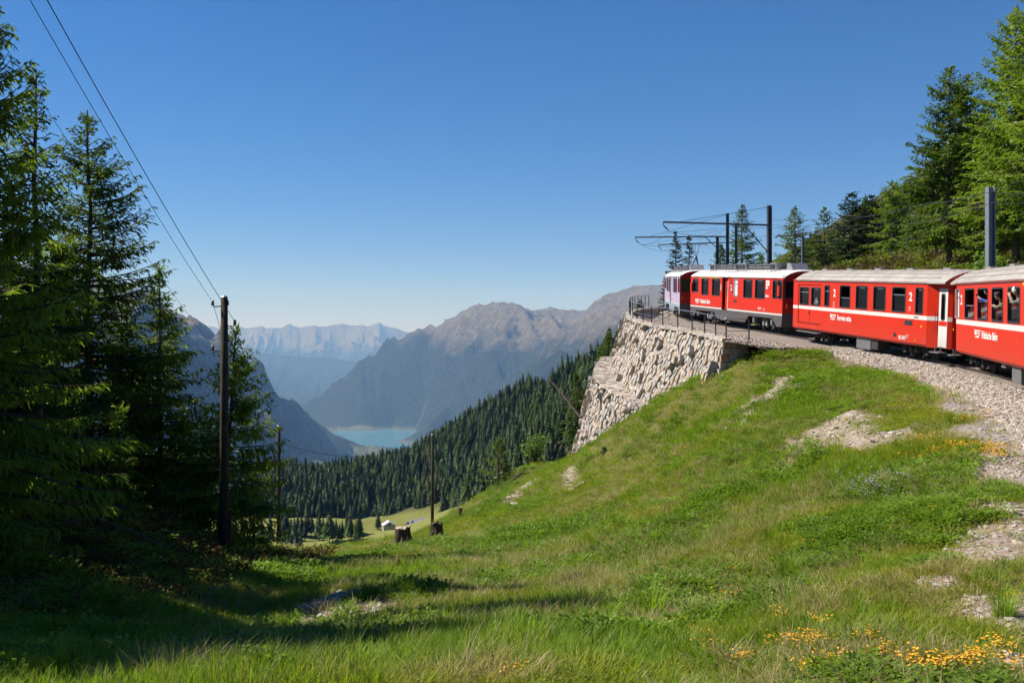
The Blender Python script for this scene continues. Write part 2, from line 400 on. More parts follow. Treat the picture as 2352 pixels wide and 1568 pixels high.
# ------------------------------------------------------------------ track bed, rails, sleepers
def left_limit(c, l, Y):
    """how far the bed reaches to the left: 2.3 m, or up to the wall"""
    if Y < 48.3 or Y > 92: return 2.45, None
    w = WU[:, :2]-c[:2]; a = w@l; b = np.abs(w@np.array([l[1], -l[0]])); k = b.argmin()
    if b[k] > 0.6 or a[k] < 0: return 2.45, None
    return float(a[k]), WU[k, 2]
bed_prof = []
rows = []
for i in range(0, len(TR)):
    c, t, l = TR[i], TT[i], TL[i]
    if c[1] < -8 or c[1] > 120: continue
    dl, zw = left_limit(c, l, c[1])
    if zw is None: pr = [(2.6, -.62), (2.25, -.36), (1.55, -.12), (1.0, -.10), (0, -.10), (-1.0, -.10), (-1.6, -.13), (-2.8, -.55)]
    else:
        e = zw-c[2]-0.03
        pr = [(dl-.12, e), (dl*.6+1.5*.4, min(-.12, e*.6-.12*.4)), (1.55, -.12), (1.0, -.10), (0, -.10), (-1.0, -.10), (-1.6, -.13), (-2.8, -.55)]
    rows.append([(c[0]+l[0]*d, c[1]+l[1]*d, c[2]+z) for d, z in pr])
BED = np.array(rows)
t = NT('ballast_bed'); g = t.pos(); n3 = t.noise(9, g, 5, .75)
t.col(t.ramp(n3, [(.3, (.08, .066, .055)), (.5, (.27, .225, .185)), (.75, (.48, .41, .35))])).set(.95); t.bump(n3, 1.0, .08); M_BED = t.m
bo = link(bpy.data.objects.new('track_bed', np_mesh('track_bed', BED.reshape(-1, 3), grid_faces(BED.shape[1], BED.shape[0]), M_BED, True)))
tag(bo, 'railway track on a bed of crushed stone ballast', 'railway track', kind='structure')
M_RAIL = plain('rail_steel', (.10, .075, .06), .45, .6, .3, 8)
M_SLEEP = plain('sleeper_steel', (.07, .055, .045), .8, .2, .3, 6)
for sgn in (1, -1):
    mb = MB(); prof = [(-.06, 0), (.06, 0), (.06, .015), (.012, .03), (.012, .09), (.033, .1), (.033, .135), (-.033, .135), (-.033, .1), (-.012, .09), (-.012, .03), (-.06, .015)]
    ring = []
    for i in range(len(TR)):
        c, l = TR[i], TL[i]
        if c[1] < -8 or c[1] > 118: continue
        ring.append([(c[0]+l[0]*(sgn*.535+p), c[1]+l[1]*(sgn*.535+p), c[2]-.135+q) for p, q in prof])
    k = len(prof)
    V = [p for r in ring for p in r]; Fc = [(i*k+j, i*k+(j+1) % k, (i+1)*k+(j+1) % k, (i+1)*k+j) for i in range(len(ring)-1) for j in range(k)]
    mb.add(V, Fc).build('rail', M_RAIL, bo)
smb = MB().cbox(-.11, .11, -.95, .95, -.12, 0, .03); sme = smb.mesh('sleeper', M_SLEEP)
i = 0
while i < len(TR):
    c, t_, l = TR[i], TT[i], TL[i]
    if 10 < c[1] < 96:
        o = link(bpy.data.objects.new('sleeper', sme), bo); o.location = (c[0], c[1], c[2]-.135); o.rotation_euler = (0, 0, math.atan2(t_[1], t_[0]))
    i += 2

# ------------------------------------------------------------------ middle distance: wooded hillside, knoll, meadow
CM = []
def cm(u, v, Y): p = P(u, v, Y); CM.append((p.x, p.y, p.z))
for a in [(1460,790,460),(1400,815,520),(1300,858,640),(1200,898,800),(1100,975,1000),(1040,1026,1080),(1000,1078,1110),(965,1106,1000),(1350,1000,420),(1200,1100,450),(1100,1150,520),(1020,1195,600),(1250,1000,520),(1120,1075,680),
          (880,1072,810),(920,1070,810),(955,1068,820),(980,1050,840),(1000,1022,850),(1040,992,850),(620,1098,860),(800,1092,880),(930,1090,900),(450,1105,820),(300,1130,800),(650,1182,640),(850,1182,650),(480,1195,610),(300,1230,600),(0,1200,650),
          (700,1204,580),(900,1206,580),(640,1262,470),(800,1228,530),(500,1280,440),(990,1208,590),(300,1330,420),(100,1330,420),(0,1400,380),
          (1850,600,155),(1990,520,330),(2080,432,400),(2150,436,400),(2250,425,400),(2352,395,400),(1900,600,230),(1930,585,330),(1480,800,300),(1560,760,250),(1700,660,240),(2352,300,300),(1420,860,400),
          (1480,850,420),(2500,300,420)]: cm(*a)
for x, y, z in [(-700,1600,-480),(-200,1600,-520),(200,1600,-330),(700,1600,-120),(-300,1300,-330),(60,1300,-230),(-120,1350,-300),(300,900,-40),(160,800,-75),(250,600,40),(500,600,120),(800,600,200),(800,1200,60),(400,1200,-80),
                (150,560,20),(-800,900,-330),(-800,500,-150),(-500,300,-90),(-300,200,-95),(-100,200,-105),(0,200,-80),(-60,300,-115),(-150,400,-112),(40,200,-30),(60,300,-18),(20,300,-62),(150,200,45),(300,200,100),(800,150,260),(400,420,110),(-800,120,-60),(-300,120,-60)]: CM.append((x, y, z))
for x in (-40, -20, -5, 10, 20, 30, 45, 60, 70):
    CM.append((x, 131, ground(x, 131)-1.2)); CM.append((x, 96, ground(x, 96)-7))
GM = RBF(CM, 50.0)
def mid_np(x, y):
    z = GM(x, y); a = np.clip((np.asarray(y)-140)/200, 0, 1)
    return z+a*(3.5*fbm(np.asarray(x)*.02, np.asarray(y)*.02, 3, 31)+1.2*fbm(np.asarray(x)*.09, np.asarray(y)*.09, 2, 33))
XM = np.arange(-800, 810, 8.0); YM = np.concatenate([np.arange(97, 260, 5.0), np.arange(260, 1610, 8.0)])
MX, MY = np.meshgrid(XM, YM); MZ = mid_np(MX, MY)
def meadow_mask(x, y):
    """the pale pasture on the valley floor in front of the wooded knoll"""
    x = np.asarray(x, float); y = np.asarray(y, float)
    u = 1176+F*x/y
    yf = np.interp(u, [-400, 300, 480, 650, 850, 950, 1010, 1050], [560, 590, 600, 628, 640, 640, 618, 560])
    m = np.clip((yf-y)/14+.5+.5*fbm(x*.03, y*.03, 3, 41), 0, 1)*np.clip((y-330)/30, 0, 1)*np.clip((1075-u)/30, 0, 1)*np.clip((u+500)/50, 0, 1)
    return m
def mid_mat():
    t = NT('hillside_soil'); g = t.pos()
    n1 = t.noise(.03, g, 5, .6); n2 = t.noise(.4, g, 5, .65)
    floor = t.mix(n2, (.022, .032, .012), (.075, .075, .03))
    mead = t.mix(n1, (.13, .16, .030), (.24, .24, .055)); mead = t.mix(t.math('MULTIPLY', n2, .5), mead, (.16, .15, .06))
    c = t.mix(t.node('ShaderNodeAttribute', attribute_name='meadow').outputs['Fac'], floor, mead)
    t.col(c).set(.95, 0, .1); t.bump(n2, .7, 1.2)
    return t.m
mm = np_mesh('hillside', np.stack([MX, MY, MZ], -1).reshape(-1, 3), grid_faces(len(XM), len(YM)), mid_mat(), True)
ha = mm.attributes.new('meadow', 'FLOAT', 'POINT'); ha.data.foreach_set('value', meadow_mask(MX, MY).astype(np.float32).ravel())
tag(link(bpy.data.objects.new('hillside', mm)), 'forested hillside and meadow below the railway', 'hillside', kind='structure')

# ------------------------------------------------------------------ the valley with its lake, and the mountains round it
ZL = -1080.0
CV = []
def cv(u, v, Y): p = P(u, v, Y); CV.append((p.x, p.y, p.z))
for a in [(300,660,5200),(380,706,5800),(450,757,6400),(505,785,6800),(560,814,7200),(600,845,7600),(640,892,8000),(680,930,8500),(720,968,9000),(760,1004,9400),(795,1034,9650),
          (600,1060,5200),(700,1050,7300),(450,1010,4500),(550,950,6000),(650,985,7500),(400,900,4800),(500,860,6200),(100,740,4500),(100,1000,3200),(-200,720,4500),(-300,900,2800),(200,850,4300),(-900,680,5000),
          (720,950,13000),(740,915,13200),(762,884,13400),(800,855,13500),(850,826,13500),(900,787,13300),(930,777,13200),(960,765,13000),(1000,757,12800),(1030,738,12600),(1060,720,12400),(1078,717,12400),(1100,706,12300),(1120,700,12200),(1150,699,12050),(1185,695,11900),(1200,704,11800),(1215,716,11700),(1250,740,11300),
          (1230,722,13200),(1270,711,13200),(1300,716,13000),(1335,722,12600),(1370,684,12200),(1385,676,12200),(1420,664,12200),(1460,668,12000),(1510,652,12000),(1600,640,12000),(1800,620,11500),
          (1290,745,12300),(1340,740,11900),(1400,712,11600),(1250,756,11800),
          (1000,962,10500),(1100,935,9500),(985,992,11200),(1200,885,8500),(1300,835,7500),(1400,785,6500),(1500,740,6000),(1700,640,5000),(2000,560,4500),(2400,560,4500),
          (1100,820,11400),(1000,850,12000),(900,900,12500),(850,932,12450),(1180,785,11000),(1300,775,9800),(1400,735,9400),(1480,700,9600),(1060,880,11100),(1120,760,11700),(940,830,12750),(800,945,12550),(760,968,12550),
          (700,958,14200)]: cv(*a)
for u, v in [(800,1032),(850,1034),(900,1036),(980,1034),(782,994),(830,990),(900,989),(950,993),(985,1003),(880,1010),(940,1020)]:
    Y = -ZL*F/(v-784); x = (u-1176)/F*Y; CV.append((x, Y, ZL-25))
for u, v, dz in [(1010,1018,18),(995,1000,12),(960,986,10),(900,983,8),(860,984,20),(770,985,12),(790,1012,14),(830,1043,4),(900,1045,4),(980,1042,6),(1060,1030,30)]:
    Y = -(ZL+dz)*F/(v-784); x = (u-1176)/F*Y; CV.append((x, Y, ZL+dz))
for x, y, z in [(-1200,8000,-1040),(-900,6500,-1000),(-700,5000,-860),(-500,3500,-720),(-300,2400,-620),(0,1700,-470),(800,1700,-150),(800,2600,-250),(300,3500,-560),(700,5000,-480),(200,6500,-820),(-300,8000,-1000),(-1700,1700,-300),(-2500,1700,100),(2500,1700,500),
                (3000,4000,700),(5500,9000,900),(-6000,9000,900),(-4500,7000,700),(-4200,11000,500),(-3600,12500,-300),(-2900,12800,-1000),(-2600,14500,-1060),(-5200,15500,-900),(-7000,16000,-700),(-4200,13500,-900),(6000,15000,600),(1200,14500,-200),(3000,15500,100),(-500,15000,-900),(-1000,18500,-1000),(-5000,18500,-1060),(4000,18500,0)]: CV.append((x, y, z))
GV = RBF(CV, 500.0)
XV = np.arange(-6600, 6400, 34.0); YV = np.concatenate([np.arange(1560, 8000, 60.0), np.arange(8000, 13600, 26.0), np.arange(13600, 18800, 75.0)])
VX, VY = np.meshgrid(XV, YV); VZ = GV(VX, VY)
hgt = np.clip((VZ-ZL-25)/500, 0, 1)*(1-.52*np.clip((VZ-140)/240, 0, 1))
lakey = np.clip((VZ-ZL+20)/40, 0, 1)
VZ = VZ+hgt*(62*ridged(VX/430+VY/2600, VY/1500-VX/3000, 5, 51, .55)+60*ridged(VX/230+VY/1300, VY/900, 4, 55, .55)-75)+lakey*5*fbm(VX/120, VY/120, 2, 57)

def mountain_mat(name, treeline=60.0, snow=None, meadow=True):
    t = NT(name); g = t.pos(); z = sep(t, g, 2)
    n1 = t.noise(.0022, g, 6, .6); n2 = t.noise(.012, g, 5, .65); n3 = t.noise(.05, g, 3, .7)
    forest = t.ramp(n3, [(.3, (.010, .018, .010)), (.5, (.032, .045, .022)), (.72, (.10, .105, .05))])
    rock = t.ramp(n2, [(.3, (.13, .088, .06)), (.5, (.29, .215, .155)), (.7, (.50, .41, .32))])
    past = t.mix(n2, (.13, .125, .05), (.27, .24, .11))
    zz = t.math('ADD', z, t.math('MULTIPLY', t.math('SUBTRACT', n1, .5), 900.0))
    up = t.node('ShaderNodeMapRange'); up.inputs[1].default_value = treeline-130; up.inputs[2].default_value = treeline+150; t.L(zz, up.inputs[0])
    c = t.mix(up.outputs[0], forest, t.mix(.45, rock, past))
    # screes and clearings that break the forest
    c = t.mix(t.ramp(t.noise(.0065, g, 5, .7), [(.64, (0, 0, 0)), (.74, (.6, .6, .6))]), c, past)
    if meadow:
        lo = t.node('ShaderNodeMapRange'); lo.inputs[1].default_value = ZL+18; lo.inputs[2].default_value = ZL+46; lo.inputs[3].default_value = 1; lo.inputs[4].default_value = 0
        t.L(t.math('ADD', z, t.math('MULTIPLY', t.math('SUBTRACT', n2, .5), 60.0)), lo.inputs[0])
        c = t.mix(lo.outputs[0], c, t.mix(n3, (.10, .11, .06), (.24, .24, .15)))
        ms = t.node('ShaderNodeAttribute', attribute_name='meadow').outputs['Fac']
        c = t.mix(ms, c, t.mix(n3, (.10, .14, .05), (.34, .33, .16)))
    if snow is not None:
        sn = t.node('ShaderNodeMapRange'); sn.inputs[1].default_value = snow; sn.inputs[2].default_value = snow+60
        t.L(t.math('ADD', z, t.math('MULTIPLY', t.math('SUBTRACT', t.noise(.0045, g, 5, .7), .5), 1500.0)), sn.inputs[0])
        c = t.mix(sn.outputs[0], c, (.85, .87, .9))
    t.col(c).set(.95, 0, .1)
    b = t.bump(t.math('ADD', n3, t.math('MULTIPLY', n2, 1.8)), 1.0, 70)
    return t.m
M_MT = mountain_mat('mountain_slope', 20)
vm = np_mesh('mountains', np.stack([VX, VY, VZ], -1).reshape(-1, 3), grid_faces(len(XV), len(YV)), M_MT, True)
UU = 1176+F*VX/VY; VVp = 784-F*VZ/VY
md = np.zeros_like(VX)
def patch(u, v, Y, rx, ry, seed):
    p = P(u, v, Y); r = np.sqrt(((VX-p.x)/rx)**2+((VY-p.y)/ry)**2)+.5*fbm(VX/160, VY/220, 3, seed)
    return np.clip((1.1-r)/.25, 0, 1)
for a in [(890,976,12080,230,70,3),(830,979,12150,150,50,6),(1105,905,9300,70,120,5),(950,982,11950,160,45,9)]: md = np.maximum(md, patch(*a))
md = np.maximum(md, np.clip((fbm(VX/420, VY/420, 4, 71)-.42)/.2, 0, 1)*(VX < -900)*(VY < 9500)*.8)
ha = vm.attributes.new('meadow', 'FLOAT', 'POINT'); ha.data.foreach_set('value', md.astype(np.float32).ravel())
tag(link(bpy.data.objects.new('mountains', vm)), 'steep forested mountains around the valley lake', 'mountain', kind='structure')

# two ranges behind: a wooded ridge 24 km off and a rocky one with snow 32 km off
def far_range(name, SK, Y0, front, back, drop, amp, wl_, mat, label, seed, nu=620, rough=2.0):
    us = np.linspace(250, 1450, nu); sv = np.interp(us, [a for a, b in SK], [b for a, b in SK])
    DY = np.concatenate([-front*np.linspace(1, 0, 90)**1.5, back*np.linspace(.02, 1, 14)]); FV = []
    for dy in DY:
        zc = (784-sv)/F*Y0; x = (us-1176)/F*Y0*(1+dy/(2.5*Y0))
        fall = (-dy/front)**.75*drop if dy < 0 else (dy/back)*drop
        k = min(1, abs(dy)/(front*.14)); e = ridged(x/wl_+dy/(wl_*6), np.full_like(x, dy/(wl_*3.2)), 5, seed, .55)
        zz = zc-fall-k*amp*(1.2-e)*(1-.5*min(1, abs(dy)/front))+rough*6*vnoise(us*1.7, np.full_like(us, dy*.01), 3)*(.3+k)
        FV.append(np.stack([x, np.full_like(x, Y0+dy), zz], -1))
    FV = np.array(FV); me = np_mesh(name, FV.reshape(-1, 3), grid_faces(nu, len(DY)), mat, True)
    tag(link(bpy.data.objects.new(name, me)), label, 'mountain', kind='structure')
SK = [(250,752),(380,752),(430,752),(467,751),(483,749),(511,756),(533,752),(550,749),(564,754),(585,751),(601,748),(611,754),(628,752),(643,754),(655,748),(664,743),(675,749),(690,752),(705,749),(722,747),(737,750),(750,749),(768,746),(787,743),(803,747),(819,748),(832,745),(843,750),(858,745),(871,740),(880,746),(889,750),(900,752),(912,754),(924,759),(935,763),(955,764),(975,763),(1000,750),(1023,739),(1045,746),(1080,750),(1300,740),(1500,735)]
far_range('far_mountains', SK, 32000.0, 7000, 2500, 1500, 330, 1150, mountain_mat('far_mountain_rock', -200, 930, False), 'distant mountain range with snow patches on the horizon', 81)
far_range('wooded_ridge', [(250,800),(480,803),(560,806),(620,812),(690,819),(760,821),(830,833),(900,842),(1000,850),(1450,860)], 23000.0, 8500, 2500, 800, 150, 1500, mountain_mat('wooded_ridge_slope', 300, None, False), 'hazy wooded ridge closing the valley behind the lake', 91)

# lake
t = NT('lake_water'); g = t.pos()
t.col(t.mix(t.noise(.004, g, 3, .6), (.055, .175, .25), (.075, .215, .295))).set(.22, 0, .5); t.bump(t.noise(.09, g, 3, .6), .25, 1.0)
lp = [P(u, v, 1) for u, v in [(600,1046),(1120,1046),(1120,985),(700,982)]]
lk = MB().add([(p.x*ZL/p.z, ZL/p.z, ZL) for p in lp], [(0, 1, 2, 3)]).build('lake', t.m)
tag(lk, 'turquoise lake lying in the valley far below', 'lake', kind='structure')

# the air of the valley
hz = MB().box(-9000, 9000, -300, 34800, -1500, 1700).build('haze')
t = NT('haze_air'); t.n.remove(t.b)
pv = t.node('ShaderNodeVolumePrincipled'); pv.inputs['Color'].default_value = (.27, .54, 1.0, 1); pv.inputs['Absorption Color'].default_value = (1, 1, 1, 1); pv.inputs['Density'].default_value = 4.6e-5; pv.inputs['Anisotropy'].default_value = 0.0
t.L(pv.outputs[0], t.o.inputs['Volume']); hz.data.materials.append(t.m)
tag(hz, 'blue summer haze filling the valley air', 'haze', kind='stuff')
# ------------------------------------------------------------------ dry-stone retaining walls
def stone_mat(name, dark=1.0):
    t = NT(name); oi = t.node('ShaderNodeObjectInfo').outputs['Random']; g = t.pos()
    at = t.node('ShaderNodeAttribute', attribute_name='tone').outputs['Fac']
    n = t.noise(5.0, g, 5, .65); n2 = t.noise(26.0, g, 3, .6)
    r = t.math('ADD', oi, at)
    r = t.math('FRACT', t.math('MULTIPLY', r, 3.7))
    c = t.ramp(r, [(0, (.50, .475, .44)), (.2, (.56, .50, .42)), (.38, (.42, .42, .42)), (.55, (.60, .565, .52)), (.68, (.47, .37, .27)), (.78, (.64, .61, .58)), (.9, (.34, .31, .285)), (1, (.54, .52, .50))])
    c = t.mix(t.ramp(n, [(.42, (1, 1, 1)), (.62, (0, 0, 0))]), t.mix(1, c, (.72, .60, .48), 'MULTIPLY'), c)
    c = t.mix(t.math('MULTIPLY', n2, .45), c, t.mix(1, c, (.55, .52, .5), 'MULTIPLY'))
    t.col(c).set(.88, 0, .25); t.bump(t.math('ADD', n, t.math('MULTIPLY', n2, .5)), .6, .05)
    return t.m
M_STONE = stone_mat('wall_stone')
M_JOINT = plain('wall_core', (.055, .048, .04), .95, 0, .3, 4, .2)

def clip(poly, nx, ny, c):
    out = []
    for i in range(len(poly)):
        a, b = poly[i], poly[(i+1) % len(poly)]
        da = a[0]*nx+a[1]*ny-c; db = b[0]*nx+b[1]*ny-c
        if da <= 0: out.append(a)
        if (da < 0) != (db < 0) and abs(da-db) > 1e-9:
            k = da/(da-db); out.append((a[0]+(b[0]-a[0])*k, a[1]+(b[1]-a[1])*k))
    return out
def voronoi(pts, reach):
    """cells of scattered points in a plane"""
    cells = []; A = np.array(pts)
    for i, p in enumerate(pts):
        d = ((A-A[i])**2).sum(1); nb = [j for j in np.argsort(d)[1:26] if d[j] < (2.2*reach)**2]
        poly = [(p[0]-reach, p[1]-reach), (p[0]+reach, p[1]-reach), (p[0]+reach, p[1]+reach), (p[0]-reach, p[1]+reach)]
        for j in nb:
            q = pts[j]; nx, ny = q[0]-p[0], q[1]-p[1]; c = (q[0]**2+q[1]**2-p[0]**2-p[1]**2)/2
            poly = clip(poly, nx, ny, c)
            if len(poly) < 3: break
        cells.append(poly)
    return cells

def wall_frame(line, bat):
    """s along the top edge, t down the face -> point; the outward normal too"""
    d = np.gradient(line[:, :2], axis=0); d /= np.linalg.norm(d, axis=1)[:, None]
    k = np.ones(31)/31; d = np.stack([np.convolve(np.pad(d[:, j], 15, 'edge'), k, 'valid') for j in (0, 1)], 1); d /= np.linalg.norm(d, axis=1)[:, None]
    out = np.stack([-d[:, 1], d[:, 0]], 1)
    sl = np.arange(len(line))*0.1
    def fr(s, t, h=0.0):
        px, py, pz = (np.interp(s, sl, line[:, j]) for j in range(3)); ox, oy = np.interp(s, sl, out[:, 0]), np.interp(s, sl, out[:, 1])
        return Vector((px+ox*(bat*t+h), py+oy*(bat*t+h), pz-t+h*bat))
    return fr, sl[-1]

def build_wall(name, line, bat, depth, label, seed, mean=.40, covered=None, smin=0.0, smax=999.):
    fr, L = wall_frame(line, bat); L = min(L, smax); R = random.Random(seed)
    root = empty(name, tuple(line[0]), (0, 0, 0), label, 'wall'); inv = Vector(line[0])
    # core
    ns, nt = int(L/.5)+1, int(depth/.5)+1
    V = [fr(L*i/(ns-1), -0.02+(depth)*j/(nt-1), -.10)-inv for j in range(nt) for i in range(ns)]
    mb = MB().add(V, [tuple(f) for f in grid_faces(ns, nt).tolist()]); mb.build('wall_core', M_JOINT, root)
    # stones: cells of a jittered, leaning grid
    pts = []; a = mean; rows = int(depth/(a*.86))+2
    for r in range(rows):
        tt = r*a*.86; s = -.3+(r % 2)*a*.5
        while s < L+.3:
            w = R.choice((.55, .75, 1.0, 1.25, 1.5))
            s += a*w*.5; pts.append((s+R.uniform(-.09, .09), tt+R.uniform(-.13, .13))); s += a*w*.5
    shear = .28
    tp = [((s-shear*tq)*1.25, tq*.78) for s, tq in pts]            # leaning, taller-than-wide stones
    cells = voronoi(tp, .75)
    stones = []
    for (s0, t0), cell in zip(pts, cells):
        if len(cell) < 3 or t0 < -.05 or t0 > depth: continue
        q = [(x/1.25+shear*y/.78, y/.78) for x, y in cell]
        q = [(min(max(x, smin), L), min(max(y, 0.03), depth)) for x, y in q]
        cx = sum(x for x, y in q)/len(q); cy_ = sum(y for x, y in q)/len(q)
        ar = abs(sum(q[i][0]*q[(i+1) % len(q)][1]-q[(i+1) % len(q)][0]*q[i][1] for i in range(len(q)))/2)
        if ar < .012: continue
        pc = fr(cx, cy_)
        if pc.z < ground(pc.x, pc.y)-.45: continue
        if covered and covered(pc): continue
        proj = R.uniform(.0, .11); through = R.random() < .05
        if through: proj = R.uniform(.22, .38)
        j = .021
        def ringpt(x, y, k, h): return fr(cx+(x-cx)*k, cy_+(y-cy_)*k, h)
        rad = math.sqrt(ar/3.14); k1 = 1-j/rad; k2 = 1-(.030+R.uniform(0, .022))/rad
        if through: k2 = k1-.06
        n = len(q); tx, ty = R.uniform(-.10, .10), R.uniform(-.10, .10)
        base = [ringpt(x, y, k1, -.16) for x, y in q]
        mid_ = [ringpt(x+R.uniform(-.012, .012), y+R.uniform(-.012, .012), k1, proj-.03+(x-cx)*tx+(y-cy_)*ty) for x, y in q]
        top = [ringpt(x+R.uniform(-.02, .02), y+R.uniform(-.02, .02), max(.3, k2), proj+R.uniform(-.016, .016)+(x-cx)*tx+(y-cy_)*ty) for x, y in q]
        cen = ringpt(cx+R.uniform(-.05, .05), cy_+R.uniform(-.05, .05), 1, proj+R.uniform(-.006, .016))
        vs = base+mid_+top+[cen]
        fs = [(i, (i+1) % n, (i+1) % n+n, i+n) for i in range(n)]+[(i+n, (i+1) % n+n, (i+1) % n+2*n, i+2*n) for i in range(n)]+[(i+2*n, (i+1) % n+2*n, 3*n) for i in range(n)]
        stones.append((ar/(pc.y**2), pc, vs, fs, R.random()))
    stones.sort(key=lambda a: -a[0])
    rest = MB(); tones = []
    for i, (_, pc, vs, fs, tone) in enumerate(stones):
        if i < 290:
            me = bpy.data.meshes.new('stone'); me.from_pydata([tuple(v-pc) for v in vs], [], fs); me.materials.append(M_STONE)
            o = link(bpy.data.objects.new('stone', me), root); o.location = pc-inv
        else:
            rest.add([v-inv for v in vs], fs); tones += [tone]*len(vs)
    if rest.v:
        o = rest.build('small_stones', M_STONE, root); o['kind'] = 'stuff'
        at = o.data.attributes.new('tone', 'FLOAT', 'POINT'); at.data.foreach_set('value', tones)
    return root, fr, L, inv

def slab(mb, fr, s0, s1, h0, h1, z0, z1, R, jit=.02):
    """a flat coping slab along the wall top"""
    c = []
    for z in (z0, z1):
        for s, h in ((s0, h0), (s1, h0), (s1, h1), (s0, h1)):
            p = fr(s+R.uniform(-jit, jit)*.4, 0, h+R.uniform(-jit, jit)); p = Vector((p.x, p.y, p.z-h*BAT_U+z+R.uniform(-jit, jit)*.3)); c.append(p)
    mb.add(c, [(0,3,2,1),(4,5,6,7),(0,1,5,4),(1,2,6,5),(2,3,7,6),(3,0,4,7)])

R_ = random.Random(4)
fr_l0, LL0 = wall_frame(WLo, BAT_L)
def under_ledge(p):
    """the upper wall stands on the ledge of the lower one"""
    w = WLo[:, :2]-np.array((p.x, p.y)); k = (w**2).sum(1).argmin()
    return k > 4 and p.z < WLo[k, 2]-.35
up_root, fr_u, LU, inv_u = build_wall('stone_retaining_wall', WU, BAT_U, 5.2, 'tall pale dry stone retaining wall carrying the railway curve and railing', 21, .36, under_ledge, 0.0, 34.0)
lo_root, fr_l, LL, inv_l = build_wall('stone_retaining_wall', WLo, BAT_L, 6.4, 'lower stone wall tier with a ledge, at the foot of the tall wall', 33, .34, None, 0.0, 20.0)
# end return of the upper wall: big squared blocks that face the near slope
zt = 0.0; a0 = fr_u(0, 0); dirx = Vector((1.0, .42, 0)).normalized(); nrm = Vector((dirx.y, -dirx.x, 0))
for r in range(5):
    h = (.34, .30, .36, .33, .4)[r]; x = -BAT_U*(zt+h*.5)*.9; end = 1.55-.12*r
    while x < end:
        w = R_.uniform(.38, .7); w = min(w, end+.05-x)
        if w < .15: break
        m = MB(); pr = R_.uniform(0, .05)
        b = [a0+dirx*(x+.012)+nrm*(pr+BAT_U*zt*.3), a0+dirx*(x+w-.012)+nrm*(pr+BAT_U*zt*.3), a0+dirx*(x+w-.012)-nrm*.35, a0+dirx*(x+.012)-nrm*.35]
        b = [p+Vector((R_.uniform(-.02, .02), R_.uniform(-.02, .02), -zt-h+.012))-inv_u for p in b]
        m.prism(b, (0, 0, h-.024)); m.build('stone', M_STONE, up_root)
        x += w
    zt += h
# coping of the upper wall
s = 0.0; top_mb = 0
while s < 33:
    w = R_.uniform(.45, .95)
    m = MB(); slab(m, fr_u, s+.012, min(33.5, s+w-.012), -.42, .07, -.02, .14+R_.uniform(-.015, .02), R_)
    m.v = [tuple(Vector(v)-inv_u) for v in m.v]; m.build('coping_stone', M_STONE, up_root); s += w
# ledge: rows of small flat stones running back to the upper wall
s = 0.0
while s < 19:
    w = R_.uniform(.22, .5); sc_ = min(1.0, .45+s/2.2); dep = 0.0
    o1 = fr_l(s+w/2, 0, 0); dn_ = (o1-fr_l(s+w/2, 0, 1)); dn_.z = 0; dn_.normalize()
    while dep < 2.0*sc_:
        e = R_.uniform(.22, .55); m = MB(); z = R_.uniform(-.02, .05); j = lambda: Vector((R_.uniform(-.025, .025), R_.uniform(-.025, .025), R_.uniform(-.012, .012)))
        a, b = fr_l(s+.012, 0, .05)+dn_*(dep+.012), fr_l(s+w-.012, 0, .05)+dn_*(dep+.012)
        cs = [a+j(), b+j(), b+dn_*(e-.024)+j(), a+dn_*(e-.024)+j()]; dz = Vector((0, 0, -.22)); up_ = Vector((0, 0, z+.02+.06*dep))
        m.add([p+dz-inv_l for p in cs]+[p+up_-inv_l for p in cs], [(0,3,2,1),(4,5,6,7),(0,1,5,4),(1,2,6,5),(2,3,7,6),(3,0,4,7)]); m.build('ledge_stone', M_STONE, lo_root)
        dep += e
    s += w

# railing on the wall
M_IRON = plain('painted_iron', (.045, .046, .05), .38, .55, .3, 5)
M_IRONT = plain('worn_iron', (.30, .31, .33), .34, .8, .25, 5)
rl = empty('railing', tuple(fr_u(0, 0)), (0, 0, 0), 'dark iron railing with two bars along the top of the tall stone wall', 'railing')
i0 = fr_u(0, 0)
pathp = [Vector((11.75, 49.35, fr_u(0, 0).z-.05)), fr_u(.12, 0, -.17)]
sp = 1.75
posts = [pathp[0], pathp[1]]; s = .12
while s < 33.0:
    s += sp; p = fr_u(s, 0, -.17); posts.append(Vector((p.x, p.y, p.z+BAT_U*.17)))
pm = MB().cbox(-.03, .03, -.03, .03, 0, 1.06, .008).mesh('post', M_IRON)
for p in posts:
    o = link(bpy.data.objects.new('post', pm), rl); o.location = p+Vector((0, 0, .08))-i0
line = [pathp[0], pathp[1]]; s = .12
while s < 33: s += .35; p = fr_u(s, 0, -.17); line.append(Vector((p.x, p.y, p.z+BAT_U*.17)))
for h, r, nm in ((1.14, .026, 'handrail'), (.56, .02, 'middle_bar')):
    MB().tube([p+Vector((0, 0, h))-i0 for p in line], r, 6).build(nm, M_IRONT, rl, True)
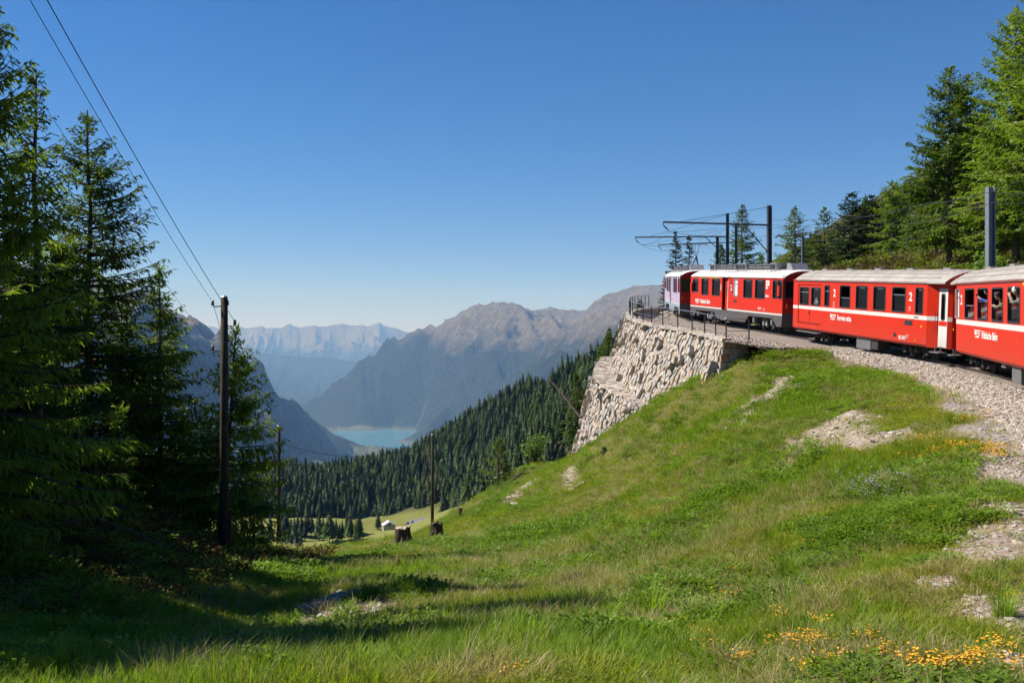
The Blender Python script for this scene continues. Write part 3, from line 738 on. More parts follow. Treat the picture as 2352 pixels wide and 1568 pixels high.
# ------------------------------------------------------------------ the train
def paint(name, c, rough=.32, dirt=.3):
    t = NT(name); v = t.objc(); n = t.noise(1.6, v, 5, .65); n2 = t.noise(14, v, 4, .6)
    z = sep(t, v, 2)
    lo = t.node('ShaderNodeMapRange'); lo.inputs[1].default_value = .6; lo.inputs[2].default_value = 1.5; lo.inputs[3].default_value = 1; lo.inputs[4].default_value = 0; t.L(z, lo.inputs[0])
    f = t.math('MULTIPLY', t.math('MULTIPLY', t.math('ADD', lo.outputs[0], .25), n), dirt, True)
    mp_ = t.node('ShaderNodeMapping'); mp_.inputs['Scale'].default_value = (5, 5, .35); t.L(v, mp_.inputs['Vector']); st_ = t.noise(1.0, mp_.outputs[0], 4, .6)
    base = t.mix(t.ramp(st_, [(.45, (0, 0, 0)), (.75, (.35, .35, .35))]), t.mix(n2, tuple(x*.90 for x in c), c), tuple(x*.62+.012 for x in c))
    cc = t.mix(f, base, (.16, .11, .085))
    t.col(cc).set(rough, 0, .14)
    t.L(t.ramp(n2, [(.3, (rough,)*3), (.8, (min(1, rough+.2),)*3)]), t.b.inputs['Roughness'])
    return t.m
M_RED = paint('red_paint', (.60, .025, .005)); M_WHT = paint('white_stripe', (.66, .64, .60), .45, .5)
M_LIL = paint('lilac_paint', (.47, .36, .47), .3, .25); M_BLG = paint('blue_grey_paint', (.26, .35, .42), .4, .4)
M_DGR = paint('dark_grey_paint', (.085, .085, .09), .5, .3); M_YEL = plain('yellow_paint', (.75, .42, .02), .5, 0, .1)
M_ROOF = plain('roof_cream', (.33, .305, .275), .65, 0, .3, 1.1, .3); M_ROOFD = plain('roof_rib', (.25, .215, .18), .75, 0, .3, 2, .3)
M_ROOFW = plain('roof_white', (.62, .60, .57), .5, 0, .18, 1.3, .3)
M_ENDR = paint('end_red', (.42, .018, .010), .45, .4)
M_BLK = plain('rubber_black', (.018, .018, .02), .6, 0, .2); M_UND = plain('underframe_grime', (.03, .027, .025), .85, .1, .4, 4)
M_BOX = plain('equipment_grey', (.15, .15, .15), .55, .2, .2, 4); M_ALU = plain('aluminium', (.62, .62, .62), .3, .9, .1); M_GALV = plain('galvanised', (.34, .34, .35), .5, .5, .2, 6)
M_INT = plain('interior_lining', (.10, .09, .075), .8, 0, .15, 2); M_SEAT = plain('seat_cloth', (.035, .03, .035), .9, 0, .2, 6)
M_TXT = plain('white_lettering', (.74, .72, .68), .5, 0, .05); M_LAMP = plain('lamp_glass', (.25, .05, .03), .15, 0, .1)
M_FROST = plain('frosted_glass', (.62, .66, .66), .35, 0, .06)
def glass(name, tint, tr):
    t = NT(name); t.n.remove(t.b)
    gl = t.node('ShaderNodeBsdfGlossy'); gl.inputs['Roughness'].default_value = .03; gl.inputs[0].default_value = (.8, .85, .9, 1)
    tp = t.node('ShaderNodeBsdfTransparent'); tp.inputs[0].default_value = tint+(1,)
    df = t.node('ShaderNodeBsdfDiffuse'); df.inputs[0].default_value = (.012, .014, .018, 1)
    m1 = t.node('ShaderNodeMixShader'); m1.inputs[0].default_value = tr; t.L(df.outputs[0], m1.inputs[1]); t.L(tp.outputs[0], m1.inputs[2])
    fr = t.node('ShaderNodeFresnel'); fr.inputs[0].default_value = 1.5
    m2 = t.node('ShaderNodeMixShader'); t.L(fr.outputs[0], m2.inputs[0]); t.L(m1.outputs[0], m2.inputs[1]); t.L(gl.outputs[0], m2.inputs[2])
    t.L(m2.outputs[0], t.o.inputs[0]); return t.m
M_GLS = glass('window_glass', (.42, .45, .45), .7)

HW = 1.33
def rrect(x0, x1, z0, z1, r, k=4):
    pts = []
    for cx, cz, a0 in ((x1-r, z1-r, 0), (x0+r, z1-r, 90), (x0+r, z0+r, 180), (x1-r, z0+r, 270)):
        for i in range(k+1):
            a = math.radians(a0+90*i/k); pts.append((cx+r*math.cos(a), cz+r*math.sin(a)))
    return pts
def panel(mb, x0, x1, z0, z1, holes, y, sgn, depth=.07, yfun=None):
    """upright side sheet with openings; the reveals go inward"""
    xs = sorted({x0, x1, *[a for h in holes for a in h[:2]]}); zs = sorted({z0, z1, *[a for h in holes for a in h[2:4]]})
    xs = [x for x in xs if x0-1e-6 <= x <= x1+1e-6]
    for i in range(len(xs)-1):
        for j in range(len(zs)-1):
            cx, cz = (xs[i]+xs[i+1])/2, (zs[j]+zs[j+1])/2
            if any(h[0] < cx < h[1] and h[2] < cz < h[3] for h in holes): continue
            mb.quad((xs[i], y, zs[j]), (xs[i+1], y, zs[j]), (xs[i+1], y, zs[j+1]), (xs[i], y, zs[j+1]))
    for h in holes:
        a, b, c, d = h[:4]; yi = y-sgn*depth
        mb.quad((a, y, c), (b, y, c), (b, yi, c), (a, yi, c)); mb.quad((a, y, d), (b, y, d), (b, yi, d), (a, yi, d))
        mb.quad((a, y, c), (a, y, d), (a, yi, d), (a, yi, c)); mb.quad((b, y, c), (b, y, d), (b, yi, d), (b, yi, c))
def ring_mesh(x0, x1, z0, z1, y, sgn, o, i, r, proud=.012, inn=.05):
    A = rrect(x0-o, x1+o, z0-o, z1+o, r+o*.5); B = rrect(x0+i, x1-i, z0+i, z1-i, max(.02, r-i)); n = len(A)
    vs = [(x, y+sgn*proud, z) for x, z in A]+[(x, y+sgn*proud, z) for x, z in B]+[(x, y-sgn*inn, z) for x, z in B]+[(x, y-sgn*.002, z) for x, z in A]
    fs = []
    for k in range(n):
        j = (k+1) % n
        fs += [(k, j, j+n, k+n), (k+n, j+n, j+2*n, k+2*n), (k, j, j+3*n, k+3*n)]
    return MB().add(vs, fs)
def window(parent, x0, x1, z0, z1, y, sgn, mode='full', frame=None, glass_m=None, name='window'):
    w = ring_mesh(x0, x1, z0, z1, y, sgn, .03, .025, .07).build(name, frame or M_BLK, parent)
    yi = y-sgn*.045; zt = z1-.02
    if mode == 'low': zt = z0+(z1-z0)*.42
    elif mode == 'half': zt = z0+(z1-z0)*.68
    elif mode == 'third': zt = z0+(z1-z0)*.57
    MB().box(x0+.01, x1-.01, min(yi, yi-sgn*.008), max(yi, yi-sgn*.008), z0+.02, zt).build('pane', glass_m or M_GLS, w)
    if mode in ('low', 'half', 'third'):
        MB().box(x0+.02, x1-.02, min(yi-.02, yi+.02), max(yi-.02, yi+.02), zt, zt+.035).build('pane_bar', M_ALU, w)
    elif mode == 'split':
        zz = z1-.3*(z1-z0); MB().box(x0+.02, x1-.02, min(yi-.018, yi+.018), max(yi-.018, yi+.018), zz, zz+.045).build('pane_bar', M_ALU, w)
    else:
        MB().box(x0+.3*(x1-x0), x1-.3*(x1-x0), min(yi+sgn*.004, yi+sgn*.012), max(yi+sgn*.004, yi+sgn*.012), z1-.09, z1-.06).build('pane_label', M_ALU, w)
    return w
FONTS = []
def lettering(parent, body, x, z, h, y, sgn, mat=None, xs=.62, name='lettering', bold=.012, width=None):
    c = bpy.data.curves.new(name, 'FONT'); c.body = body; c.size = h*1.38; c.extrude = .002; c.offset = bold*h*1.2; c.resolution_u = 2
    c.materials.append(mat or M_TXT); o = link(bpy.data.objects.new(name, c))
    FONTS.append((o, parent, name, (x, y+sgn*.008, z), (math.radians(90), 0, math.radians(180) if sgn > 0 else 0), xs, width)); return o
def set_lettering():
    """turn the letters into meshes that hang on their cars"""
    bpy.context.view_layer.update(); dg = bpy.context.evaluated_depsgraph_get()
    for o, parent, name, loc, rot, xs, width in FONTS:
        me = bpy.data.meshes.new_from_object(o.evaluated_get(dg)); me.name = name
        if width and len(me.vertices):
            co = [v.co.x for v in me.vertices]; xs = width/max(.01, max(co)-min(co))
        n = link(bpy.data.objects.new(name, me), parent); n.location = loc; n.rotation_euler = rot; n.scale = (xs, 1, 1)
        bpy.data.objects.remove(o)
def logo(parent, x, z, h, y, w):
    """slanted white badge of stacked bars with a cut-out panel"""
    mb = MB(); yy = y+.007
    def bar(a, b, z0, z1, sl):
        pl = [(x-a-(1-z0)*sl, z0), (x-b-(1-z0)*sl*0, z0), (x-b, z1), (x-a-(1-z1)*sl, z1)]
        mb.prism([(p, yy, z+q*h) for p, q in pl], (0, .003, 0))
    sl = h*.55
    bar(0, w*.96, .86, 1.0, sl); bar(0, w*.30, .34, .80, sl); bar(w*.36, w*.80, .16, .28, 0); bar(0, w*.75, .0, .10, sl*.6); bar(w*.34, w*.42, .40, .78, 0)
    o = mb.build('logo', M_TXT, parent)
    t = lettering(parent, 'RhB', x-w*.46, z+h*.40, h*.38, y, 1, M_TXT, .8, 'logo_lettering', .01, w*.42)
    return o
def roof_profile(w, z0, z1, k=14, p=2.6):
    return [(w*(1-2*i/k)*1.0, z0+(z1-z0)*(1-abs(1-2*i/k)**p)) for i in range(k+1)]
def roof_sheet(x0, x1, w, z0, z1, endtaper=.5):
    mb = MB(); pr = roof_profile(w, z0, z1); n = len(pr)
    xs = [(x0, .93, .80), (x0+endtaper*.4, .985, .95), (x0+endtaper, 1, 1), (x1-endtaper, 1, 1), (x1-endtaper*.4, .985, .95), (x1, .93, .80)]
    vs = [(x, y*a, z0+(z-z0)*b) for x, a, b in xs for y, z in pr]
    fs = [(i*n+j, i*n+j+1, (i+1)*n+j+1, (i+1)*n+j) for i in range(len(xs)-1) for j in range(n-1)]
    # eaves lip
    for s in (0, n-1):
        q = [(x, pr[s][0]*a, z0) for x, a, b in xs]; d = [(x, pr[s][0]*a, z0-.06) for x, a, b in xs]
        b0 = len(vs); vs += q+d; m = len(q); fs += [(b0+i, b0+i+1, b0+m+i+1, b0+m+i) for i in range(m-1)]
    return mb.add(vs, fs)
def wheel_mesh():
    mb = MB(); mb.disc((0, 0, 0), (0, 1, 0), .36, .10, 20); mb.disc((0, .045, 0), (0, 1, 0), .40, .03, 20); mb.disc((0, -.07, 0), (0, 1, 0), .10, .06, 10)
    return mb.mesh('wheel', M_UND)
def spring(mb, x, y, z0, z1, r):
    pts = [(x+r*math.cos(a), y+r*math.sin(a), z0+(z1-z0)*a/(math.pi*9)) for a in np.linspace(0, math.pi*9, 40)]
    mb.tube(pts, .022, 5)
WHEEL = wheel_mesh()
def bogie(parent, x, wb=1.8, bright=False):
    mb = MB()
    for s in (1, -1):
        mb.box(x-wb/2-.35, x+wb/2+.35, s*.82-.05, s*.82+.05, .34, .52); mb.box(x-.3, x+.3, s*.82-.09, s*.82+.09, .26, .6)
        for k in (-1, 1): mb.cbox(x+k*wb/2-.14, x+k*wb/2+.14, s*.88-.08, s*.88+.08, .22, .48, .03)
        for k in (-1, 1): mb.box(x+k*(wb/2-.42)-.05, x+k*(wb/2-.42)+.05, s*.80-.05, s*.80+.05, .12, .36)
    mb.box(x-.25, x+.25, -.8, .8, .38, .62)
    for k in (-1, 1): mb.tube([(x+k*wb/2, -.7, .37), (x+k*wb/2, .7, .37)], .07, 8)
    b = mb.build('bogie', M_UND, parent)
    for s in (1, -1):
        for k in (-.22, .22): sm = MB(); spring(sm, x+k, s*.98, .34, .72, .085); sm.build('spring', M_GALV if bright else M_UND, b)
    for k in (-1, 1):
        for s in (1, -1):
            o = link(bpy.data.objects.new('wheel', WHEEL), b); o.location = (x+k*wb/2, s*.545, .37)
            if s > 0: o.rotation_euler = (0, 0, math.pi)
    return b
def couple(parent, x, sgn):
    mb = MB(); mb.tube([(x, 0, .78), (x+sgn*.42, 0, .78)], .07, 8); mb.disc((x+sgn*.44, 0, .78), (1, 0, 0), .17, .05, 14)
    mb.tube([(x, .3, .7), (x+sgn*.25, .32, .45), (x+sgn*.4, .3, .6)], .025, 6); mb.tube([(x, -.3, .7), (x+sgn*.25, -.32, .45), (x+sgn*.4, -.3, .6)], .025, 6)
    mb.build('coupling', M_UND, parent)

def place_vehicle(name, A, B, off_front, label):
    """A: front end of the valley-side wall (x, y), B: its rear end; both with rail height"""
    A = Vector(A); B = Vector(B); d = (A-B); L = d.length; dn = d.normalized()
    root = empty(name, (0, 0, 0), (0, 0, 0), label, 'train car')
    X = dn; Yv = Vector((-dn.y, dn.x, 0)).normalized(); Zv = X.cross(Yv)
    M = Matrix((X, Yv, Zv)).transposed().to_4x4(); mid_ = (A+B)/2-Yv*HW; M.translation = mid_
    root.matrix_world = M
    return root, L
def xs_of(L, u, A, B):
    """distance along the wall, front positive, of picture column u"""
    w = (u-1176)/F; t = (A[1]*w-A[0])/((B[0]-A[0])-w*(B[1]-A[1])); return L/2-t*L

# ---------------- coaches
def coach(A, B, label, wins, small, door_at, nums, txt, txt_x, logo_x, number, recess_front, recess_rear, boxes, extra):
    root, L = place_vehicle('passenger_coach', A, B, 0, label)
    xf, xr = L/2, -L/2; zb, zt = .70, 3.20
    sty = lambda u: xs_of(L, u, A, B)
    holes = [(a, b, c, d) for a, b, c, d, m in wins+small]
    rc = 1.2
    body = MB()
    if door_at: holes_near = holes+[(door_at[0], door_at[1], .95, 2.98)]
    else: holes_near = holes
    panel(body, xr, xf, zb, zt, holes_near, HW, 1)
    panel(body, xr, xf, zb, zt, holes, -HW, -1)
    # rounded sill below, ends, recessed corners
    for s in (1, -1):
        body.quad((xr, s*HW, zb), (xf, s*HW, zb), (xf, s*(HW-.07), zb-.09), (xr, s*(HW-.07), zb-.09))
    ends = []
    for xe, sg, rec in ((xf, 1, recess_front), (xr, -1, recess_rear)):
        if rec:
            xo = xe+sg*rc
            for s in (1, -1):
                body.quad((xe, s*HW, zb-.09), (xe, s*HW, zt), (xe+sg*.42, s*(HW-.26), zt), (xe+sg*.42, s*(HW-.26), zb-.09))
                body.quad((xo-sg*.12, s*(HW-.26), zb-.09), (xo-sg*.12, s*(HW-.26), zt), (xo, s*(HW-.40), zt), (xo, s*(HW-.40), zb-.09))
                body.quad((xe+sg*.42, s*(HW-.26), 2.98), (xo-sg*.12, s*(HW-.26), 2.98), (xo-sg*.12, s*(HW-.26), zt), (xe+sg*.42, s*(HW-.26), zt))
            body.quad((xo, HW-.40, zb-.09), (xo, -HW+.40, zb-.09), (xo, -HW+.40, zt+.25), (xo, HW-.40, zt+.25)); ends.append((xo, sg))
        else:
            body.quad((xe, HW, zb-.09), (xe, -HW, zb-.09), (xe, -HW, zt+.05), (xe, HW, zt+.05)); ends.append((xe, sg))
    body.quad((xr-rc*recess_rear, .9, zb-.08), (xf+rc*recess_front, .9, zb-.08), (xf+rc*recess_front, -.9, zb-.08), (xr-rc*recess_rear, -.9, zb-.08))
    bo_ = body.build('body', M_RED, root)
    inn = MB()
    panel(inn, xr+.05, xf-.05, zb+.1, zt-.02, holes_near, HW-.075, 1, .01); panel(inn, xr+.05, xf-.05, zb+.1, zt-.02, holes, -HW+.075, -1, .01)
    inn.quad((xr, HW, 1.0), (xf, HW, 1.0), (xf, -HW, 1.0), (xr, -HW, 1.0)); inn.quad((xr, HW, zt-.01), (xf, HW, zt-.01), (xf, -HW, zt-.01), (xr, -HW, zt-.01))
    inn.build('interior', M_INT, root)
    sme_ = MB().cbox(0, .14, -.3, .3, 1.0, 2.02, .03).mesh('seat', M_SEAT)
    x = xr+1.2
    while x < xf-2.8:
        for s in (1, -1): so_ = link(bpy.data.objects.new('seat', sme_), root); so_.location = (x, s*.9, 0)
        x += 1.6
    # stripe
    st = MB(); sp_ = [(xr, door_at[0]), (door_at[1], xf)] if door_at else [(xr, xf)]
    for a, b in sp_: st.box(a, b, HW, HW+.004, 1.69, 1.86)
    st.box(xr, xf, -HW-.004, -HW, 1.69, 1.86)
    for xe, sg, rec in ((xf, 1, recess_front), (xr, -1, recess_rear)):
        if rec:
            n_ = Vector((.26, .12*sg, 0)).normalized()*.004
            st.prism([(xe, HW+.002, 1.69), (xe+sg*.42, HW-.258, 1.69), (xe+sg*.42, HW-.258, 1.86), (xe, HW+.002, 1.86)], (sg*.002, .004, 0))
            xo = xe+sg*rc; st.prism([(xo-sg*.12, HW-.257, 1.69), (xo, HW-.397, 1.69), (xo, HW-.397, 1.86), (xo-sg*.12, HW-.257, 1.86)], (sg*.003, .003, 0))
    st.build('stripe', M_WHT, root)
    # windows
    for a, b, c, d, m in wins+small:
        fm_ = M_ALU if m == 'frost' else None
        window(root, a, b, c, d, HW, 1, 'split' if m in ('frost', 'split') else m, fm_, M_FROST if m == 'frost' else None)
        window(root, a, b, c, d, -HW, -1, 'full')
    # double leaf side door near the front
    if door_at:
        a, b = door_at; mx = (a+b)/2
        for (p, q) in ((a, mx-.008), (mx+.008, b)):
            dm = MB(); wx0, wx1 = p+.16, q-.16
            panel(dm, p, q, .97, 2.96, [(wx0, wx1, 1.93, 2.82)], HW-.035, 1, .04); dl = dm.build('door', M_RED, root)
            window(dl, wx0, wx1, 1.93, 2.82, HW-.035, 1, 'split' if p > mx else 'full')
            MB().box(p+.003, q-.003, HW-.035, HW-.031, 1.69, 1.86).build('stripe', M_WHT, dl)
            MB().tube([((mx+.06) if p > mx else (mx-.06), HW-.01, 1.45), ((mx+.06) if p > mx else (mx-.06), HW-.01, 1.62)], .012, 6).build('door_handle', M_BLK, dl)
            if p < mx:      # bicycle pictogram on the right-hand leaf
                bk = MB(); cx, cz, yy = (wx0+wx1)/2, 2.08, HW-.055
                for dx in (-.13, .13):
                    bk.tube([(cx+dx+.085*math.cos(k), yy, cz+.085*math.sin(k)) for k in np.linspace(0, 2*math.pi, 15)], .008, 4)
                for path in [[(cx+.13, cz), (cx+.06, cz+.17), (cx-.07, cz+.17), (cx-.13, cz)], [(cx-.07, cz+.17), (cx+.01, cz+.0), (cx+.06, cz+.17)], [(cx+.06, cz+.17), (cx+.07, cz+.22)], [(cx-.07, cz+.17), (cx-.06, cz+.24), (cx-.11, cz+.25)]]:
                    bk.tube([(x_, yy, z_) for x_, z_ in path], .008, 4)
                bk.build('bicycle_symbol', M_TXT, dl)
        sm = MB().box(a+.1, b-.1, HW-.18, HW+.12, .50, .54); sm.box(a+.12, a+.15, HW-.1, HW-.06, .5, .72); sm.box(b-.15, b-.12, HW-.1, HW-.06, .5, .72); sm.build('step', M_BOX, root)
    for xe, sg, rec in ((xf, 1, recess_front), (xr, -1, recess_rear)):
        if not rec: continue
        a, b = sorted((xe+sg*.43, xe+sg*(rc-.13))); mx = (a+b)/2
        for s in (1, -1):
            y = s*(HW-.262)
            for (p, q) in ((a, b),):
                dm = MB(); panel(dm, p, q, zb-.05, 2.975, [(p+.2, q-.2, 1.75, 2.75)], y, s, .04); dl = dm.build('end_door', M_WHT, root)
                window(dl, p+.2, q-.2, 1.75, 2.75, y, s, 'full')
                MB().box(p+.02, q-.02, min(y, y+s*.004), max(y, y+s*.004), 1.5, 1.69).build('door_panel', M_RED, dl)
            tb = MB().box(a, b, s*HW-s*.3 if s > 0 else -HW-.1, HW+.1 if s > 0 else -HW+.3, .44, .48)
            tb.box(a+.1, a+.13, s*(HW-.1)-.02, s*(HW-.1)+.02, .46, .7); tb.box(b-.13, b-.1, s*(HW-.1)-.02, s*(HW-.1)+.02, .46, .7); tb.build('step', M_BOX, root)
        MB().tube([(xe+sg*.36, HW-.16, 1.2), (xe+sg*.36, HW-.16, 2.1)], .012, 6).build('grab_rail', M_BLK, root)
    # roof with lengthwise ribs
    xo0, xo1 = xr-rc*recess_rear, xf+rc*recess_front
    rf = roof_sheet(xo0, xo1, HW+.05, zt+.02, 3.72, .55).build('roof', M_ROOF, root, True)
    pr = roof_profile(HW+.05, zt+.02, 3.72, 40)
    for k in (3, 7, 11, 15, 20, 25, 29, 33, 37):
        y, z = pr[k]; MB().prism([(xo0+.5, y-.02, z-.01), (xo0+.5, y+.02, z-.01), (xo0+.5, y+.015, z+.022), (xo0+.5, y-.015, z+.022)], (xo1-xo0-1.0, 0, 0)).build('roof_rib', M_ROOFD, rf)
    for i in range(5):
        x = xo0+1.6+i*(xo1-xo0-3.2)/4
        v_ = MB().cbox(x-.28, x+.28, .1, .35, 3.70, 3.80, .03); v_.build('roof_vent', M_GALV, rf)
    for xe, sg in ends:
        e = MB(); e.prism([(xe, y*.93, z) for y, z in [(q[0], q[1]-.03) for q in roof_profile(HW, zt-.02, 3.68)]], (sg*.05, 0, 0)); e.build('end_arch', M_ENDR, root)
        gw = MB(); gw.cbox(min(xe, xe+sg*.42), max(xe, xe+sg*.42), -.55, .55, .85, 3.05, .04); gw.build('gangway', M_BLK, root)
        couple(root, xe, sg)
    MB().box(xr, xf, HW, HW+.05, zt-.035, zt+.02).build('cantrail', M_RED, root)
    for k in range(1, 7):
        xs_ = xr+(xf-xr)*k/7+.11
        if not any(a-.03 < xs_ < b+.03 for a, b, *_ in wins+small) and not (door_at and door_at[0] < xs_ < door_at[1]): MB().box(xs_-.006, xs_+.006, HW+.0005, HW+.003, zb, 1.685).build('panel_seam', M_ENDR, root)
    MB().box(xr, xf, HW+.001, HW+.006, zb-.005, zb+.012).build('sill_strip', M_ENDR, root)
    # writing
    for nx, nz, h in nums: lettering(root, '2', nx, nz, h, HW, 1, xs=1.1, name='class_number', bold=.03)
    logo(root, logo_x, 1.30, .26, HW, logo_x-txt_x[0]-.12)
    lettering(root, txt, txt_x[0], 1.31, .25, HW, 1, bold=.03, width=txt_x[0]-txt_x[1])
    if number: lettering(root, number, *extra['num'], .16, HW, 1, bold=.03, width=x1(2063)-x1(2078))
    for (s_, x_, z_, h_) in extra.get('small', []): lettering(root, s_, x_, z_, h_, HW, 1, M_BLK if s_.startswith('graub') else M_TXT, .8, 'small_lettering', .0)
    for x_, z_, w_ in extra.get('hatch', []):
        h_ = MB().box(x_-w_/2, x_+w_/2, HW, HW+.006, z_, z_+.36); h_.build('hatch', M_RED, root)
    for x_, z_, w_, hh in extra.get('dark', []): MB().box(x_-w_/2, x_+w_/2, HW, HW+.009, z_, z_+hh).build('filler_panel', M_BLK, root)
    for x_, z_, r_ in extra.get('yellow', []): MB().disc((x_, HW+.004, z_), (0, 1, 0), r_, .01, 12).build('marking_disc', M_YEL, root)
    for x_, z_ in extra.get('pict', []):
        MB().add([(p, HW+.006, q) for p, q in rrect(x_-.07, x_+.07, z_, z_+.17, .015)]+[(p, HW+.006, q) for p, q in rrect(x_-.058, x_+.058, z_+.012, z_+.158, .01)], [(k, (k+1) % 20, (k+1) % 20+20, k+20) for k in range(20)]).build('pictogram_frame', M_TXT, root)
        pm_ = MB(); pm_.disc((x_, HW+.006, z_+.125), (0, 1, 0), .018, .004, 8); pm_.tube([(x_, HW+.006, z_+.105), (x_, HW+.006, z_+.06), (x_+.03, HW+.006, z_+.05), (x_+.035, HW+.006, z_+.02)], .008, 4); pm_.build('pictogram', M_TXT, root)
    for x_ in extra.get('band', []): MB().box(x_[0], x_[1], HW, HW+.005, 3.03, 3.14).build('class_band', M_YEL, root)
    # below the floor
    u_ = MB(); u_.box(xr+.4, xf-.4, -.45, .45, .42, .64)
    for i in range(5):
        x = xr+4.6+i*1.3; u_.box(x, x+.7, -.9, -.3, .22, .6)
    u_.build('underframe', M_UND, root)
    bogie(root, xf-2.35+rc*recess_front*.7); bogie(root, xr+2.35-rc*recess_rear*.7)
    for x0_, x1_, z0_, z1_, mm_ in boxes: MB().cbox(x0_, x1_, .62, HW-.16, z0_+.04, z1_, .02).build('equipment_box', mm_, root)
    return root, L

A1, B1 = (15.18, 53.9, .12), (16.64, 40.1, -.84); L1 = (Vector(A1)-Vector(B1)).length
x1 = lambda u: xs_of(L1, u, A1, B1)
zz = (1.95, 2.97)
w1 = [(x1(b), x1(a), zz[0], zz[1], m) for a, b, m in [(1926.2,1948.9,'low'),(1962.7,1988.2,'full'),(2002.5,2029.4,'full'),(2045.4,2075.1,'half')]]
s1 = [(x1(1901.9), x1(1891.2), 1.95, 2.95, 'split'), (x1(2114.9), x1(2098.5), 1.93, 2.97, 'full')]
coach_a, _ = coach(A1, B1, 'red passenger coach with bicycle door, coupled right behind the red railcar', w1, s1, (x1(1883.3), x1(1830.9)),
      [(x1(1911), 2.44, .36), (x1(2083.5), 2.44, .36)], 'Ferrovia retica', (x1(1921.3), x1(1953)), x1(1904.5), 'BD 2473', 0, 1,
      [(x1(1991), x1(1959), .06, .62, M_BOX), (x1(2008), x1(1992.5), .12, .62, M_UND)],
      dict(num=(x1(2063), .80), small=[('graubynden', x1(2096), 1.75, .075), ('14t 22t  r', x1(2079), .97, .06), ('28t 31t', x1(2079), .88, .06)], hatch=[(x1(2057), 1.27, .9), ], dark=[(x1(2084), 1.42, .62, .2), (x1(2053.5), .87, .22, .17)],
           yellow=[(x1(2113.5), 1.42, .05), (x1(2099.5), .83, .035)], pict=[(x1(1912.5), 2.02), (x1(1912.5), 1.90-.1), (x1(2085.5), 2.02)]))
A2, B2 = (16.72, 37.5, -1.02), (13.75, 24.2, -1.62); L2 = (Vector(A2)-Vector(B2)).length
x2 = lambda u: xs_of(L2, u, A2, B2)
ww = [(2215.2,2236,'low'),(2244.3,2267,'third'),(2277,2301.5,'low'),(2313,2340.4,'third')]
w2 = [(x2(b), x2(a), 1.93, 2.97, m) for a, b, m in ww]
pitch = (w2[0][0]-w2[3][0])/3; wd = w2[1][1]-w2[1][0]
for k in range(1, 4): w2.append((w2[3][0]-pitch*k, w2[3][0]-pitch*k+wd, 1.93, 2.97, 'full'))
s2 = [(x2(2202.8), x2(2193), 1.93, 2.96, 'frost')]
coach_b, _ = coach(A2, B2, 'red passenger coach at the right edge with people leaning from its windows', w2, s2, None,
      [(x2(2205.5), 2.42, .36)], 'R\u00e4htische Bahn'.replace('R\u00e4ht', 'Rh\u00e4t'), (x2(2254.5), x2(2290.5)), x2(2237.5), None, 1, 1,
      [(x2(2331), x2(2311), .08, .60, M_BOX), (x2(2296), x2(2287), .42, .60, M_BOX)],
      dict(small=[], yellow=[(x2(2189.5), 1.45, .045)], band=[(x2(2352)-4.0, x2(2346.5))]))

